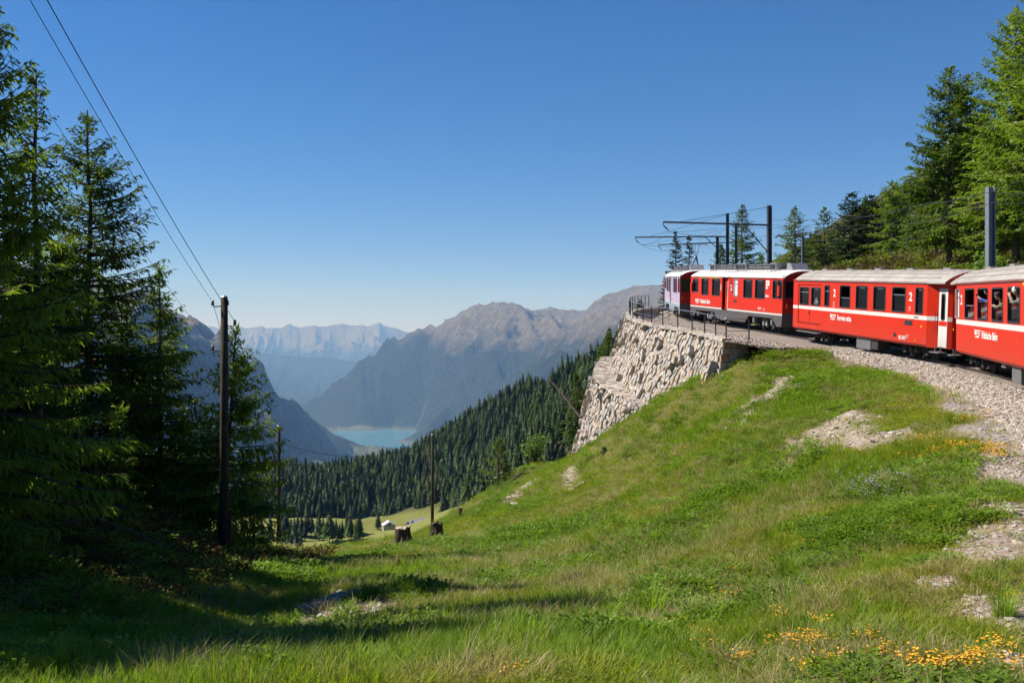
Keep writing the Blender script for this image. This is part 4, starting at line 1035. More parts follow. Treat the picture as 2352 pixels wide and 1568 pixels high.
# ---------------- railcars
def railcar(A, B, label, MAIN, LOW, lilac=False):
    root, L = place_vehicle('electric_railcar', A, B, 0, label); xf, xr = L/2, -L/2
    q = lambda u: xs_of(L, u, A_R, B_R)*L/LR
    zb, zt = 1.02, 3.22
    wn_ = [(q(1600.5)-.1, q(1588.8)-.1, 2.12, 3.0, 'full'), (q(1625), q(1609.7), 1.95, 3.05, 'full'), (q(1651.3), q(1633.7), 1.95, 3.05, 'full'),
           (q(1725), q(1705.4), 1.95, 3.05, 'full'), (q(1753.9), q(1732), 1.95, 3.05, 'full'), (q(1782.2), q(1772.4), 2.02, 3.04, 'full'), (q(1793.6), q(1784.1), 2.02, 3.04, 'full')]
    fr_ = [(q(1692.3), q(1684), 2.0, 3.06, 'frost')]
    dr = (q(1669.9), q(1656.2))
    holes = [w[:4] for w in wn_+fr_]+[(dr[0], dr[1], zb, 3.12)]
    body = MB(); hf = [w[:4] for w in wn_[1:5]]
    panel(body, xr, xf, zb+.14, zt, [(a, b, max(c, zb+.14), d) for a, b, c, d in holes], HW, 1); panel(body, xr, xf, zb+.14, zt, hf, -HW, -1)
    body.build('body', MAIN, root)
    inn = MB(); panel(inn, xr+.04, xf-.04, zb, zt-.02, holes, HW-.075, 1, .01); panel(inn, xr+.04, xf-.04, zb, zt-.02, hf, -HW+.075, -1, .01)
    inn.quad((xr, HW-.02, 1.1), (xf, HW-.02, 1.1), (xf, -HW+.02, 1.1), (xr, -HW+.02, 1.1)); inn.quad((xr, HW-.05, zt-.01), (xf, HW-.05, zt-.01), (xf, -HW+.05, zt-.01), (xr, -HW+.05, zt-.01)); inn.build('interior', M_INT, root)
    st = MB()
    for a, b in ((xr, dr[0]), (dr[1], xf)): st.box(a, b, HW, HW+.004, zb+.03, zb+.13)
    st.box(xr, xf, -HW-.004, -HW, zb+.03, zb+.13); st.build('stripe', M_WHT, root)
    # grey skirt with cut-outs over the bogies
    sk = MB(); bx = (xf-3.0, xr+3.0)
    for s in (1, -1):
        y = s*(HW-.01)
        pts = [(xr, zb+.03), (xf, zb+.03), (xf-.1, .42), (xf-.75, .40), (xf-1.25, .84), (xf-4.7, .84), (xf-5.2, .42), (xr+5.4, .42), (xr+4.8, .84), (xr+1.3, .84), (xr+.75, .40), (xr+.1, .42)]
        sk.prism([(a, y, b) for a, b in pts], (0, -s*.04, 0))
    sk.build('skirt', LOW, root)
    for a, b, c, d, m in wn_+fr_:
        window(root, a, b, c, d, HW, 1, 'split' if m == 'frost' else 'full', M_ALU if m == 'frost' else None, M_FROST if m == 'frost' else None)
    for a, b, c, d in hf: window(root, a, b, c, d, -HW, -1, 'full')
    # folding door standing in its recess
    dm = MB(); panel(dm, dr[0]+.01, dr[1]-.01, zb-.02, 3.1, [(dr[0]+.35, dr[1]-.35, 1.9, 2.8)], HW-.20, 1, .03); dd = dm.build('door', MAIN, root)
    window(dd, dr[0]+.35, dr[1]-.35, 1.9, 2.8, HW-.2, 1, 'full')
    MB().box(dr[0]+.01, dr[0]+.12, HW-.16, HW-.02, zb-.1, 2.95).build('door_post', M_WHT, root)
    sm = MB().box(dr[0]-.1, dr[1]+.1, HW-.35, HW+.05, .38, .43); sm.box(dr[0], dr[1], HW-.3, HW, .68, .71); sm.build('step', M_BOX, root)
    # ends: shallow V front, windscreen, lamps
    for xe, sg in ((xf, 1), (xr, -1)):
        e = MB(); xo = xe+sg*.22; hol = (.18, 1.12, 2.05, 2.98)
        for s in (1, -1):
            a, b = (HW, .0)
            def pt(fy, z, k=0.0): return (xe+sg*(.22*(1-fy)-k), s*HW*fy, z)
            ys = [1.0, .88, .12, 0.0]; zs = [.45, 2.08, 2.98, zt+.1]
            for i in range(3):
                for j in range(3):
                    if i == 1 and j == 1: continue
                    e.quad(pt(ys[i], zs[j]), pt(ys[i+1], zs[j]), pt(ys[i+1], zs[j+1]), pt(ys[i], zs[j+1]))
        eb = e.build('end_wall', M_ENDR if sg < 0 or True else MAIN, root)
        for s in (1, -1):
            w_ = MB(); cs = [(xe+sg*(.22*(1-f)-.03), s*HW*f, z) for f, z in ((.88, 2.08), (.12, 2.08), (.12, 2.98), (.88, 2.98))]
            w_.prism(cs, (-sg*.01, 0, 0)); w_.build('windscreen', M_GLS, eb)
            fr2 = MB(); ct = [(xe+sg*(.22*(1-f)+.012), s*HW*f, z) for f, z in ((.90, 2.05), (.10, 2.05), (.10, 3.01), (.90, 3.01), (.90, 2.05))]
            fr2.tube(ct, .022, 5); fr2.build('screen_frame', M_BLK, eb)
            lm = MB().cbox(min(xe+sg*.08, xe+sg*.2), max(xe+sg*.08, xe+sg*.2), s*.95-.2, s*.95+.2, 1.48, 1.72, .02); lb = lm.build('lamp_unit', M_ENDR, eb)
            for k in (-.09, .09): MB().disc((xe+sg*.205, s*.95+k, 1.6), (1, 0, 0), .07, .02, 12).build('lamp', M_LAMP, lb)
        dk = MB()
        for s in (1, -1): dk.prism([(xe+sg*.004, s*HW, 1.17), (xe+sg*.224, 0, 1.17), (xe+sg*.224, 0, .40), (xe+sg*.004, s*HW, .40)], (sg*.006, 0, 0))
        dk.build('end_skirt', LOW if not lilac else M_DGR, root)
        pl = MB().prism([(xe-sg*.3, -1.1, .12), (xe-sg*.3, 1.1, .12), (xe+sg*.15, 0.3, .12), (xe+sg*.15, -.3, .12)], (0, 0, .25)); pl.build('snow_plough', M_UND, root)
        couple(root, xe+sg*.2, sg)
        mr = MB(); mr.cbox(min(xe-sg*.5, xe-sg*.22), max(xe-sg*.5, xe-sg*.22), HW+.05, HW+.13, 2.15, 2.75, .03); mr.tube([(xe-sg*.36, HW, 2.7), (xe-sg*.36, HW+.09, 2.7)], .015, 5); mr.build('mirror', M_RED, root)
    bogie(root, xf-3.0, 2.1, True); bogie(root, xr+3.0, 2.1, True)
    u_ = MB().box(xr+.5, xf-.5, -.5, .5, .5, .95); u_.box(-1.6, 1.6, -1.15, 1.15, .3, .9); u_.build('underframe', M_UND, root)
    for x in (xf-1.35, xf-4.1, xr+4.2, xr+1.6): MB().box(x-.13, x+.13, HW-.28, HW-.08, .45, .78).build('sand_box', M_BOX, root)
    # roof and what stands on it
    rf = roof_sheet(xr-.12, xf+.12, HW+.06, zt+.02, 3.68, .9).build('roof', M_ROOFW, root, True)
    for xe, sg in ((xf+.1, 1), (xr-.1, -1)):
        MB().prism([(xe, y*.93, z) for y, z in roof_profile(HW, zt-.02, 3.58)], (sg*.04, 0, 0)).build('end_arch', M_ENDR, root)
    walk = MB()
    for s in (1, -1):
        y = s*.98
        for yy in (y, y+s*.16): walk.tube([(xr+1.2, yy, 3.66), (xf-1.2, yy, 3.66)], .016, 4)
        x = xr+1.3
        while x < xf-1.2: walk.tube([(x, y, 3.66), (x-.16, y+s*.16, 3.66)], .012, 4); walk.tube([(x, y, 3.66), (x, y, 3.5)], .012, 4); x += .55
    walk.build('roof_walkway', M_GALV, rf)
    for x0_, x1_ in ((xf-6.9, xf-3.7), (xr+3.6, xr+6.9)):
        rb = MB()
        for k in range(3):
            for s in (-.45, .1): rb.cbox(x0_+k*(x1_-x0_)/3, x0_+(k+.92)*(x1_-x0_)/3, s, s+.46, 3.74, 4.0, .04)
        rb.tube([(x0_-.2, .58, 3.78), (x1_+.2, .58, 3.78)], .03, 5); rb.tube([(x0_-.2, .60, 3.95), (x1_+.2, .60, 3.92)], .02, 5); rb.build('brake_resistor', M_BOX, rf)
    for x0_, x1_ in ((-.85, .85), (xf-3.1, xf-2.2), (xr+2.3, xr+3.2)):
        b_ = MB(); b_.cbox(x0_, x1_, -.6, .75, 3.6, 4.06, .03); hb = b_.build('roof_housing', M_GALV, rf)
        n_ = max(1, int((x1_-x0_)/.55)); wd_ = (x1_-x0_-.1)/n_
        for k in range(n_): MB().box(x0_+.08+k*wd_, x0_+.02+(k+1)*wd_, .75, .76, 3.68, 4.0).build('grille', M_BLK, hb)
    dfl = MB().prism([(xr+.5, -.5, 3.62), (xr+1.35, -.5, 3.62), (xr+1.35, -.5, 4.05), (xr+.9, -.5, 4.05)], (0, 1.0, 0)); dfl.build('roof_deflector', M_GALV, rf)
    # single-arm pantograph, raised
    px = xr+1.75
    pt_ = MB(); base = 3.72
    for s in (-.45, .45): pt_.tube([(px-.5, s, base), (px+.6, s, base)], .03, 5); pt_.tube([(px-.4, s, base-.15), (px-.4, s, base)], .05, 6); pt_.tube([(px+.5, s, base-.15), (px+.5, s, base)], .05, 6)
    pt_.tube([(px+.5, -.3, base+.05), (px-.55, 0, base+.95)], .05, 6); pt_.tube([(px+.5, .3, base+.05), (px-.55, 0, base+.95)], .05, 6); pt_.tube([(px+.3, 0, base+.02), (px-.62, 0, base+.85)], .02, 5)
    pt_.tube([(px-.55, -.02, base+.95), (px+.35, -.33, base+1.85)], .022, 5); pt_.tube([(px-.55, .02, base+.95), (px+.35, .33, base+1.85)], .022, 5); pt_.tube([(px-.5, 0, base+.92), (px+.3, 0, base+1.8)], .014, 5)
    po = pt_.build('pantograph', M_UND, root)
    hd = MB()
    for dx in (.25, .48): hd.tube([(px+dx, -.95, base+1.80), (px+dx, -.72, base+1.92), (px+dx, .72, base+1.92), (px+dx, .95, base+1.80)], .022, 5)
    hd.tube([(px+.25, -.5, base+1.92), (px+.48, -.5, base+1.92)], .02, 5); hd.tube([(px+.25, .5, base+1.92), (px+.48, .5, base+1.92)], .02, 5); hd.build('contact_strip', M_BLK, po)
    # class band and writing
    MB().box(q(1655), q(1604.5), HW, HW+.005, 3.10, 3.17).build('class_band', M_YEL, root)
    lettering(root, '1', q(1652.2), 2.32, .40, HW, 1, xs=1.0, name='class_number', bold=.03); lettering(root, '2', q(1675.5), 2.32, .40, HW, 1, xs=1.4, name='class_number', bold=.03)
    if not lilac:
        logo(root, q(1596), 1.34, .28, HW, q(1596)-q(1606.5)); lettering(root, 'Rh\u00e4tische Bahn', q(1607.8), 1.36, .28, HW, 1, bold=.03, width=q(1607.8)-q(1629.8))
        MB().box(q(1764), q(1756.6), HW, HW+.005, 2.72, 3.02).build('sign_panel', M_TXT, root); MB().disc((q(1760.4), HW+.007, 2.87), (0, 1, 0), .07, .004, 12).build('sign_dot', M_RED, root)
        lettering(root, '\u7bb1\u6839', q(1756), 2.52, .14, HW, 1, xs=.9, name='sign_lettering', bold=.02)
        lettering(root, 'Hakone', q(1755.5), 2.06, .17, HW, 1, xs=.7, bold=.03)
        lettering(root, 'ABe 4/4 54', q(1739.6), 1.30, .14, HW, 1, xs=.55, bold=.02); lettering(root, '42t 31t  R', q(1751), 1.34, .06, HW, 1, xs=.8, name='small_lettering', bold=0); lettering(root, '48t 12 100', q(1751), 1.26, .06, HW, 1, xs=.8, name='small_lettering', bold=0)
        MB().box(q(1690.5), q(1684), HW, HW+.007, 1.60, 1.76).build('filler_panel', M_BLK, root)
        MB().box(q(1645), q(1637), HW, HW+.006, 1.50, 1.78).build('hatch', M_RED, root); MB().box(q(1699.5), q(1695.5), HW, HW+.004, 1.2, 1.75).build('hatch', M_RED, root)
    else:
        MB().box(q(1663)+.9, q(1663)+1.5, HW, HW+.005, 1.5, 1.66).build('advert_band', M_RED, root)
        lettering(root, 'TI', q(1645), 1.55, .42, HW, 1, M_RED, .7, 'advert_lettering', .03)
    return root
A_R, B_R = (12.80, 71.6, 1.48), (15.29, 56.5, .40); LR = (Vector(A_R)-Vector(B_R)).length
railcar(A_R, B_R, 'red electric railcar with raised pantograph, behind the lilac one', M_RED, M_DGR)
railcar((13.62, 88.8, 2.62), (12.44, 73.9, 1.62), 'lilac electric railcar leading the train round the bend', M_LIL, M_BLG, True)
set_lettering()
# ------------------------------------------------------------------ trees
M_BARK = plain('conifer_bark', (.085, .062, .048), .95, 0, .4, 3, .2, .6)
M_BARKL = plain('larch_bark', (.14, .10, .078), .95, 0, .4, 3, .2, .6)
M_SPRUCE = foliage('spruce_needles', (.022, .044, .010), (.115, .175, .026), .50, .9)
M_SPRUCE2 = foliage('young_spruce_needles', (.040, .075, .012), (.18, .26, .034), .52, .9)
M_PINE = foliage('stone_pine_needles', (.012, .024, .012), (.045, .070, .025), .22, .9)
M_LARCH = foliage('larch_needles', (.045, .085, .011), (.19, .27, .032), .48, .7)
M_LARCHD = foliage('dark_larch_needles', (.028, .056, .011), (.125, .185, .028), .42, .7)
M_DEAD = plain('dead_wood', (.16, .12, .095), .9, 0, .35, 4)

def conifer_meshes(seed, H, R, base=.10, step=.34, tw=.15, lw=.08, prof=.85, hang=.30, lean=(0, 0), bare=.0, per=5, lift=.0):
    """trunk, limbs and needle sprays of one conifer with its foot at the origin"""
    r = random.Random(seed); tb = max(.05, H*.013)
    bend = [(r.uniform(-1, 1)*H*.006, r.uniform(-1, 1)*H*.006) for _ in range(9)]
    def axis(z):
        f = z/H; i = min(7, int(f*8)); k = f*8-i
        return Vector((lean[0]*f+bend[i][0]*(1-k)+bend[i+1][0]*k, lean[1]*f+bend[i][1]*(1-k)+bend[i+1][1]*k, z))
    tm = MB().tube([axis(H*i/12)-Vector((0, 0, .3 if i == 0 else 0)) for i in range(13)], [tb*(1.35 if i == 0 else 1)*(1-.93*i/12)+.012 for i in range(13)], 7)
    lm = MB(); V = []; Q = []
    def spray(p, d, L, w, nrm):
        """one flat needle spray: a kinked lozenge"""
        s = d.cross(nrm)
        if s.length < 1e-4: s = d.orthogonal()
        s = s.normalized()*w*.5; m = p+d*L*.45; n = len(V)
        V.extend((p, m+s, p+d*L+nrm*(-.08*L), m-s)); Q.append((n, n+1, n+2, n+3))
    z = base*H; zt = H*.985
    while z < zt:
        f = (z-base*H)/(H-base*H)
        env = R*min(1.0, (1-f)**prof*1.05)*(.55+.45*min(1, f/.12))
        env = max(env, .22)
        for b in range(per if f < .9 else 4):
            if r.random() < bare*(1-f): continue
            az = r.uniform(0, 2*math.pi); L = env*r.uniform(.62, 1.12)
            o = Vector((math.cos(az), math.sin(az), 0)); side = Vector((-o.y, o.x, 0))
            sl = -.22+.75*f+r.uniform(-.10, .10)+lift; dr = .30*(1-f)+.08; up = .26+.1*r.random()
            p0 = axis(z+r.uniform(-.15, .15))
            k = max(3, int(L/.35)+2)
            bp = [p0+o*L*t+side*(L*.06*math.sin(3*t+b))+Vector((0, 0, L*(sl*t-dr*t*t+up*t**3))) for t in [i/(k-1) for i in range(k)]]
            lm.tube(bp, [max(.006, .016+L*.008)*(1-.8*i/(k-1)) for i in range(k)], 3, False)
            nt = max(3, int(L/tw))
            for i in range(nt):
                t = .16+.84*(i+r.random()*.8)/nt; q = t*(k-1); a = min(k-2, int(q)); pt = bp[a].lerp(bp[a+1], q-a)
                lt = (.20*L*(1-.65*t)+.13)*r.uniform(.7, 1.25)
                fw = (bp[a+1]-bp[a]).normalized()
                for sgn in (-1, 1):
                    d = (fw*.55+side*sgn*(.75)+Vector((r.uniform(-.15, .15), r.uniform(-.15, .15), -hang*r.uniform(.2, 1.6)))).normalized()
                    up_ = Vector((r.uniform(-.5, .5), r.uniform(-.5, .5), 1)).normalized()
                    spray(pt, d, lt, lw*r.uniform(.8, 1.3), up_)
                    for h in range(2):
                        pm = pt+d*lt*r.uniform(.25, .75)
                        d2 = (d*.7+Vector((r.uniform(-.6, .6), r.uniform(-.6, .6), -hang*r.uniform(0, 2.2)))).normalized()
                        spray(pm, d2, lt*r.uniform(.45, .75), lw*r.uniform(.7, 1.1), Vector((r.uniform(-1, 1), r.uniform(-1, 1), .6)).normalized())
            spray(bp[-2], (bp[-1]-bp[-2]).normalized(), .28, lw*1.2, Vector((0, 0, 1)))
        z += step*r.uniform(.75, 1.25)*(1-.35*f)
    for i in range(10):
        a = r.uniform(0, 6.28); d = Vector((math.cos(a)*.45, math.sin(a)*.45, 1)).normalized(); spray(axis(H*.97)+Vector((0, 0, .03*i-.15)), d, .34, lw, Vector((-d.y, d.x, .2)).normalized())
    return tm, lm, V, Q
def plant_tree(name, label, seed, loc, H, R, leaf, bark, group=None, cat='tree', **kw):
    tm, lm, V, Q = conifer_meshes(seed, H, R, **kw)
    root = empty(name, loc, (0, 0, 0), label, cat, group)
    tr = tm.build('trunk', bark, root, True); lm.build('limbs', bark, tr, True)
    link(bpy.data.objects.new('crown', np_mesh('crown', np.array([tuple(v) for v in V]), np.array(Q), leaf)), root)
    return root
def by_pixel(u, Y, topv):
    x = (u-1176)/F*Y; g = ground(x, Y); h = (784-topv)/F*Y-g+.1
    return (x, Y, g-.1), max(h, 2.0)

# left of the picture: dark spruces and larches on the bank
for i, (u, Y, tv, R, leaf, lab, kw) in enumerate([
    (-70, 19, -140, 3.0, M_SPRUCE2, 'tall larch at the left edge whose long boughs reach into view', dict(tw=.11, lw=.055, step=.30, base=.08, hang=.45, per=6)),
    (85, 27, 160, 2.5, M_SPRUCE, 'slim ragged spruce standing between the two tallest trees on the left', dict(tw=.13, lw=.075, bare=.25)),
    (203, 35, 252, 4.1, M_SPRUCE, 'tall spruce with level layered boughs on the left bank', dict(tw=.13, lw=.075, per=6, base=.05, prof=.75)),
    (30, 31, 420, 2.2, M_SPRUCE, 'dark spruce behind the larch boughs at the far left', dict(tw=.16, lw=.11, per=6, base=.03)),
    (135, 38, 560, 2.2, M_SPRUCE, 'dark bushy spruce behind the tall layered spruce', dict(tw=.17, lw=.12, per=6, base=.02)),
    (292, 39, 690, 2.0, M_SPRUCE, 'dark dense spruce filling the gap right of the tall spruce', dict(tw=.16, lw=.12, per=7, base=.0)),
    (366, 37, 614, 2.8, M_SPRUCE2, 'open feathery spruce left of the tallest wooden pole', dict(tw=.13, lw=.07, per=5, base=.05, hang=.5)),
    (508, 36, 748, 2.9, M_SPRUCE2, 'leaning drooping spruce directly behind the tallest wooden pole', dict(tw=.13, lw=.075, per=6, base=.10, hang=.6, lean=(.55, 0))),
    (275, 28, 945, .95, M_SPRUCE2, 'small young spruce in deep shade on the left bank', dict(tw=.12, lw=.06, base=.12, step=.26)),
    (456, 39, 1050, .8, M_SPRUCE2, 'thin sapling between the leaning spruce and the feathery spruce', dict(tw=.16, lw=.08, base=.25, bare=.3)),
    (583, 38.5, 1085, 1.3, M_SPRUCE2, 'small spruce right of the tallest wooden pole', dict(tw=.12, lw=.075, base=.02)),
    (420, 41, 940, 1.5, M_SPRUCE, 'low dark spruce behind the feathery spruce on the left', dict(tw=.14, lw=.09, base=.0)),
    (330, 42, 850, 1.9, M_SPRUCE, 'squat dark spruce at the back of the left bank', dict(tw=.16, lw=.11, base=.0, per=6))]):
    loc, H = by_pixel(u, Y, tv)
    kw['per'] = kw.get('per', 5)+(0 if i in (0, 1, 9) else 1); kw['lw'] *= .85
    plant_tree('spruce_tree' if i else 'larch_tree', lab, 100+i, loc, H, R*1.08, leaf, M_BARK, 'conifers on the shaded left bank', **kw)
# their neighbours just out of the picture, which shade the hollow
for i, (x, y, H) in enumerate([(-13.2, 15.5, 15), (-17.5, 18, 18), (-19.5, 29, 16), (-20.5, 34, 15), (-12.0, 13.0, 11), (-16.6, 25.0, 18), (-14.8, 19.5, 17), (-19, 21.5, 20)]):
    plant_tree('spruce_tree', 'dark spruce of the wood left of the picture', 140+i, (x, y, ground(x, y)-.1), H, 3.0, M_SPRUCE, M_BARK, 'conifers of the wood beyond the left edge', tw=.18, lw=.16, per=7)

# right of the picture: larches and stone pines behind the train
LA = dict(tw=.20, lw=.105, step=.38, hang=.28, per=6, prof=.8)
for i, (u, Y, tv, R, leaf, lab, kw) in enumerate([
    (1705, 108, 470, 3.5, M_LARCHD, 'spreading larch behind the middle of the red railcar', dict(tw=.26, lw=.14)),
    (1655, 104, 562, 2.6, M_LARCHD, 'low larch left of the spreading larch behind the red railcar', dict(tw=.26, lw=.14)),
    (1748, 100, 590, 1.9, M_LARCH, 'small bright green larch beside the tallest catenary mast', dict(tw=.24, lw=.14)),
    (1552, 99, 533, 1.9, M_PINE, 'dark stone pine at the outer side of the bend behind the lilac railcar', dict(tw=.17, lw=.13, hang=.1, base=.0)),
    (1583, 105, 543, 1.4, M_PINE, 'thin dark pine just right of the stone pine at the bend', dict(tw=.2, lw=.12, hang=.1, bare=.2)),
    (1531, 96, 628, 1.3, M_PINE, 'low dark pine at the nose of the lilac railcar', dict(tw=.17, lw=.13, hang=.1, base=.0)),
    (1826, 98, 475, 3.2, M_LARCHD, 'wide open larch behind the pantograph of the red railcar', dict(tw=.24, lw=.12)),
    (1893, 95, 478, 2.9, M_LARCHD, 'pointed larch right of the red railcar pantograph', dict(tw=.24, lw=.12)),
    (1862, 104, 540, 2.6, M_LARCHD, 'low larch between two taller ones above the first coach', dict(tw=.26, lw=.14)),
    (1926, 112, 520, 2.6, M_PINE, 'dark pine left of the two tall stone pines', dict(tw=.24, lw=.16, hang=.1)),
    (1958, 100, 444, 2.9, M_PINE, 'left one of the two tall dark stone pines behind the first coach', dict(tw=.2, lw=.17, hang=.1, base=.0, per=7, prof=.6)),
    (2003, 106, 450, 2.9, M_PINE, 'right one of the two tall dark stone pines behind the first coach', dict(tw=.2, lw=.17, hang=.1, base=.0, per=7, prof=.6)),
    (2050, 96, 416, 3.1, M_LARCH, 'full bright larch rising right of the dark stone pines', dict(tw=.22, lw=.14, per=7, prof=.6)),
    (1876, 119, 528, 2.6, M_LARCHD, 'far larch between the pointed larch and the wide open larch', dict(tw=.28, lw=.16)),
    (1981, 121, 478, 2.7, M_LARCHD, 'far larch showing between the two tall stone pines', dict(tw=.28, lw=.16)),
    (2030, 117, 472, 2.6, M_LARCHD, 'far larch just left of the full bright larch', dict(tw=.28, lw=.16)),
    (2085, 119, 492, 2.6, M_LARCH, 'far bright larch just right of the full bright larch', dict(tw=.28, lw=.16)),
    (2112, 112, 478, 2.8, M_LARCHD, 'larch in front of the wooded hill above the first coach', dict(tw=.26, lw=.14)),
    (2145, 104, 520, 2.4, M_LARCHD, 'lower larch left of the tall larch clump', dict(tw=.26, lw=.14)),
    (2182, 63, 152, 3.7, M_LARCH, 'tallest larch of the clump left of the steel mast', dict(tw=.15, base=.16, prof=.7, per=7)),
    (2222, 67, 170, 3.6, M_LARCH, 'second larch of the clump left of the steel mast', dict(tw=.16, base=.2, prof=.7, per=7)),
    (2150, 72, 330, 2.3, M_LARCHD, 'shorter larch on the left flank of the tall clump', dict(tw=.18, base=.25)),
    (2262, 75, 250, 2.8, M_LARCHD, 'larch behind the steel mast', dict(tw=.2, base=.2)),
    (2335, 56, 10, 4.2, M_LARCH, 'great larch rising past the top right corner', dict(tw=.15, base=.14, prof=.7, per=7)),
    (2400, 50, -60, 4.2, M_LARCH, 'great larch at the very right edge', dict(tw=.17, base=.2, prof=.7)),
    (2305, 82, 330, 2.8, M_LARCHD, 'dark larch filling the gap right of the steel mast', dict(tw=.22, base=.05)),
    (2368, 68, 300, 2.8, M_LARCHD, 'larch below the great larches at the right edge', dict(tw=.2, base=.05)),
    (2080, 90, 540, 1.6, M_LARCH, 'young larch on the heath bank above the first coach', dict(tw=.2, lw=.1)),
    (2235, 60, 500, 1.5, M_LARCH, 'young bright larch at the foot of the clump', dict(tw=.16, lw=.09, base=.0)),
    (2120, 70, 560, 1.1, M_LARCH, 'bright sapling on the brown bank left of the clump', dict(tw=.15, lw=.09, base=.0))]):
    loc, H = by_pixel(u, Y, tv); k = dict(LA); k.update(kw)
    plant_tree('stone_pine' if leaf is M_PINE else 'larch_tree', lab, 200+i, loc, H, R, leaf, M_BARKL if leaf is not M_PINE else M_BARK, 'trees behind the train', **k)

# single trees near the wall
loc, H = by_pixel(1145, 62, 1050); H = max(H, 3.0)
plant_tree('larch_tree', 'bushy dark green young larch left of the wall foot', 260, loc, H, 1.7, M_LARCHD, M_BARK, tw=.14, lw=.09, base=.0)
def leafy_bush(name, label, seed, loc, R, H, leaf, n=420, ls=.14):
    r = random.Random(seed); root = empty(name, loc, (0, 0, 0), label, 'shrub'); st = MB(); V = []; Q = []
    for i in range(9):
        a = r.uniform(0, 6.28); tip = Vector((math.cos(a)*R*r.uniform(.2, .9), math.sin(a)*R*r.uniform(.2, .9), H*r.uniform(.5, 1)))
        st.tube([(0, 0, -.1), tip*.5+Vector((0, 0, H*.1)), tip], [.03, .02, .008], 4, False)
        for j in range(n//9):
            p = tip*r.uniform(.45, 1.05)+Vector((r.gauss(0, R*.22), r.gauss(0, R*.22), r.gauss(0, H*.12)))
            d = Vector((r.uniform(-1, 1), r.uniform(-1, 1), r.uniform(-.5, .8))).normalized(); s = d.orthogonal().normalized()*ls*.32; k = len(V); L = ls*r.uniform(.6, 1.2)
            V.extend((p, p+d*L*.5+s, p+d*L, p+d*L*.5-s)); Q.append((k, k+1, k+2, k+3))
    st.build('stems', M_BARK, root); link(bpy.data.objects.new('leaves', np_mesh('leaves', np.array([tuple(v) for v in V]), np.array(Q), leaf)), root)
    return root
M_LEAF = foliage('fresh_leaves', (.05, .10, .012), (.16, .26, .03), .45, 2.0)
p = hit(1228, 1062); leafy_bush('leafy_shrub', 'light green broadleaf shrub at the crest left of the wall foot', 7, tuple(p), .9, 1.7, M_LEAF, 700, .16)
for i, (x, y) in enumerate([(24.6, 47.5), (26.5, 55), (31, 60)]):
    leafy_bush('leafy_shrub', 'bright green shrub on the bank behind the coaches', 30+i, (x, y, ground(x, y)-.1), 1.3, 1.6, M_LEAF, 500, .24)['group'] = 'bright shrubs behind the coaches'
# leaning dead tree and the larch beside it, below the wall
lx = P(1335, 958, 74); mb = MB().tube([P(1345, 975, 70), P(1305, 922, 72), P(1258, 866, 74)], [.09, .07, .03], 6)
tag(mb.build('dead_tree', M_BARK), 'bare leaning dead trunk left of the wall', 'tree')
for i, (u, Y, vb, vt, R) in enumerate([(1325, 80, 960, 860, 1.7), (1398, 95, 835, 765, 1.6), (1378, 105, 860, 800, 1.5)]):
    b = P(u, vb, Y); H = (vb-vt)/F*Y
    plant_tree('larch_tree', ('green larch beside the leaning dead trunk', 'dark larch peeking over the left end of the wall ledge', 'small larch below the left end of the wall')[i], 270+i, (b.x, b.y, b.z-1.5), H+1.5, R, M_LARCHD, M_BARK, tw=.18, lw=.12, base=.0)

# ---------------- the forest below: the nearest 300 as trees of their own, the rest as one mass
M_FAR = foliage('forest_needles', (.016, .032, .007), (.066, .105, .018), .3, .05, None, 1.0, .3)
M_FAR2 = foliage('forest_needles_light', (.024, .046, .009), (.105, .155, .022), .3, .05, None, 1.0, .3)
M_FAR3 = foliage('forest_needles_olive', (.034, .046, .012), (.135, .145, .030), .3, .05, None, 1.0, .3)
def far_conifer(seed, tiers=9, n=9, slim=.21, leaf=None, expo=.85, bare_=.04):
    """a 1 m tall conifer: ragged drooping tiers on a stem"""
    r = random.Random(seed); mb = MB().tube([(0, 0, -.12), (0, 0, .25), (0, 0, .9)], [.016, .012, .004], 4, False)
    for t in range(tiers):
        f = t/(tiers-1); z = .06+bare_+(.90-bare_)*f; R = slim*((1-f)**expo)*r.uniform(.82, 1.15)+.016; h = .16*(1-.45*f)
        a0 = r.uniform(0, 6.28); k = len(mb.v); vs = [(r.uniform(-.008, .008), r.uniform(-.008, .008), z+h*.75)]
        for j in range(2*n):
            a = a0+math.pi*j/n; rr = R*(r.uniform(.8, 1.2) if j % 2 == 0 else r.uniform(.62, .86))
            vs.append((math.cos(a)*rr, math.sin(a)*rr, z-(.35*h*r.uniform(.4, 1.3) if j % 2 == 0 else -.10*h)))
        mb.add(vs, [(0, 1+j, 1+(j+1) % (2*n)) for j in range(2*n)])
    return mb.mesh('conifer', leaf)
FARM = []
for i in range(14):
    k = i % 4; q_ = random.Random(i)
    FARM.append(far_conifer(300+i, (13, 14, 11, 12)[k], 10, (.20, .165, .27, .24)[k]*q_.uniform(.9, 1.12), (M_FAR, M_FAR2, M_FAR, M_FAR3)[(i*5+k) % 4], (.9, .8, .62, .75)[k], (.03, .05, .08, .12)[k]*q_.uniform(.5, 2)))
NF = len(FARM)
cand = []
rr = np.random.default_rng(5)
def sow(n, xr, yr, keep):
    x = rr.uniform(*xr, n); y = rr.uniform(*yr, n); u = 1176+F*x/y
    m = keep(x, y, u); x, y = x[m], y[m]; z = mid_np(x, y); return np.stack([x, y, z], 1)
pts = [sow(70000, (-420, 190), (300, 1240), lambda x, y, u: (u > -150) & (u < 1500) & (meadow_mask(x, y) < .12) & ((u < 1500)) & (fbm(x*.025, y*.025, 3, 61) > -.85))]
P0 = pts[0]
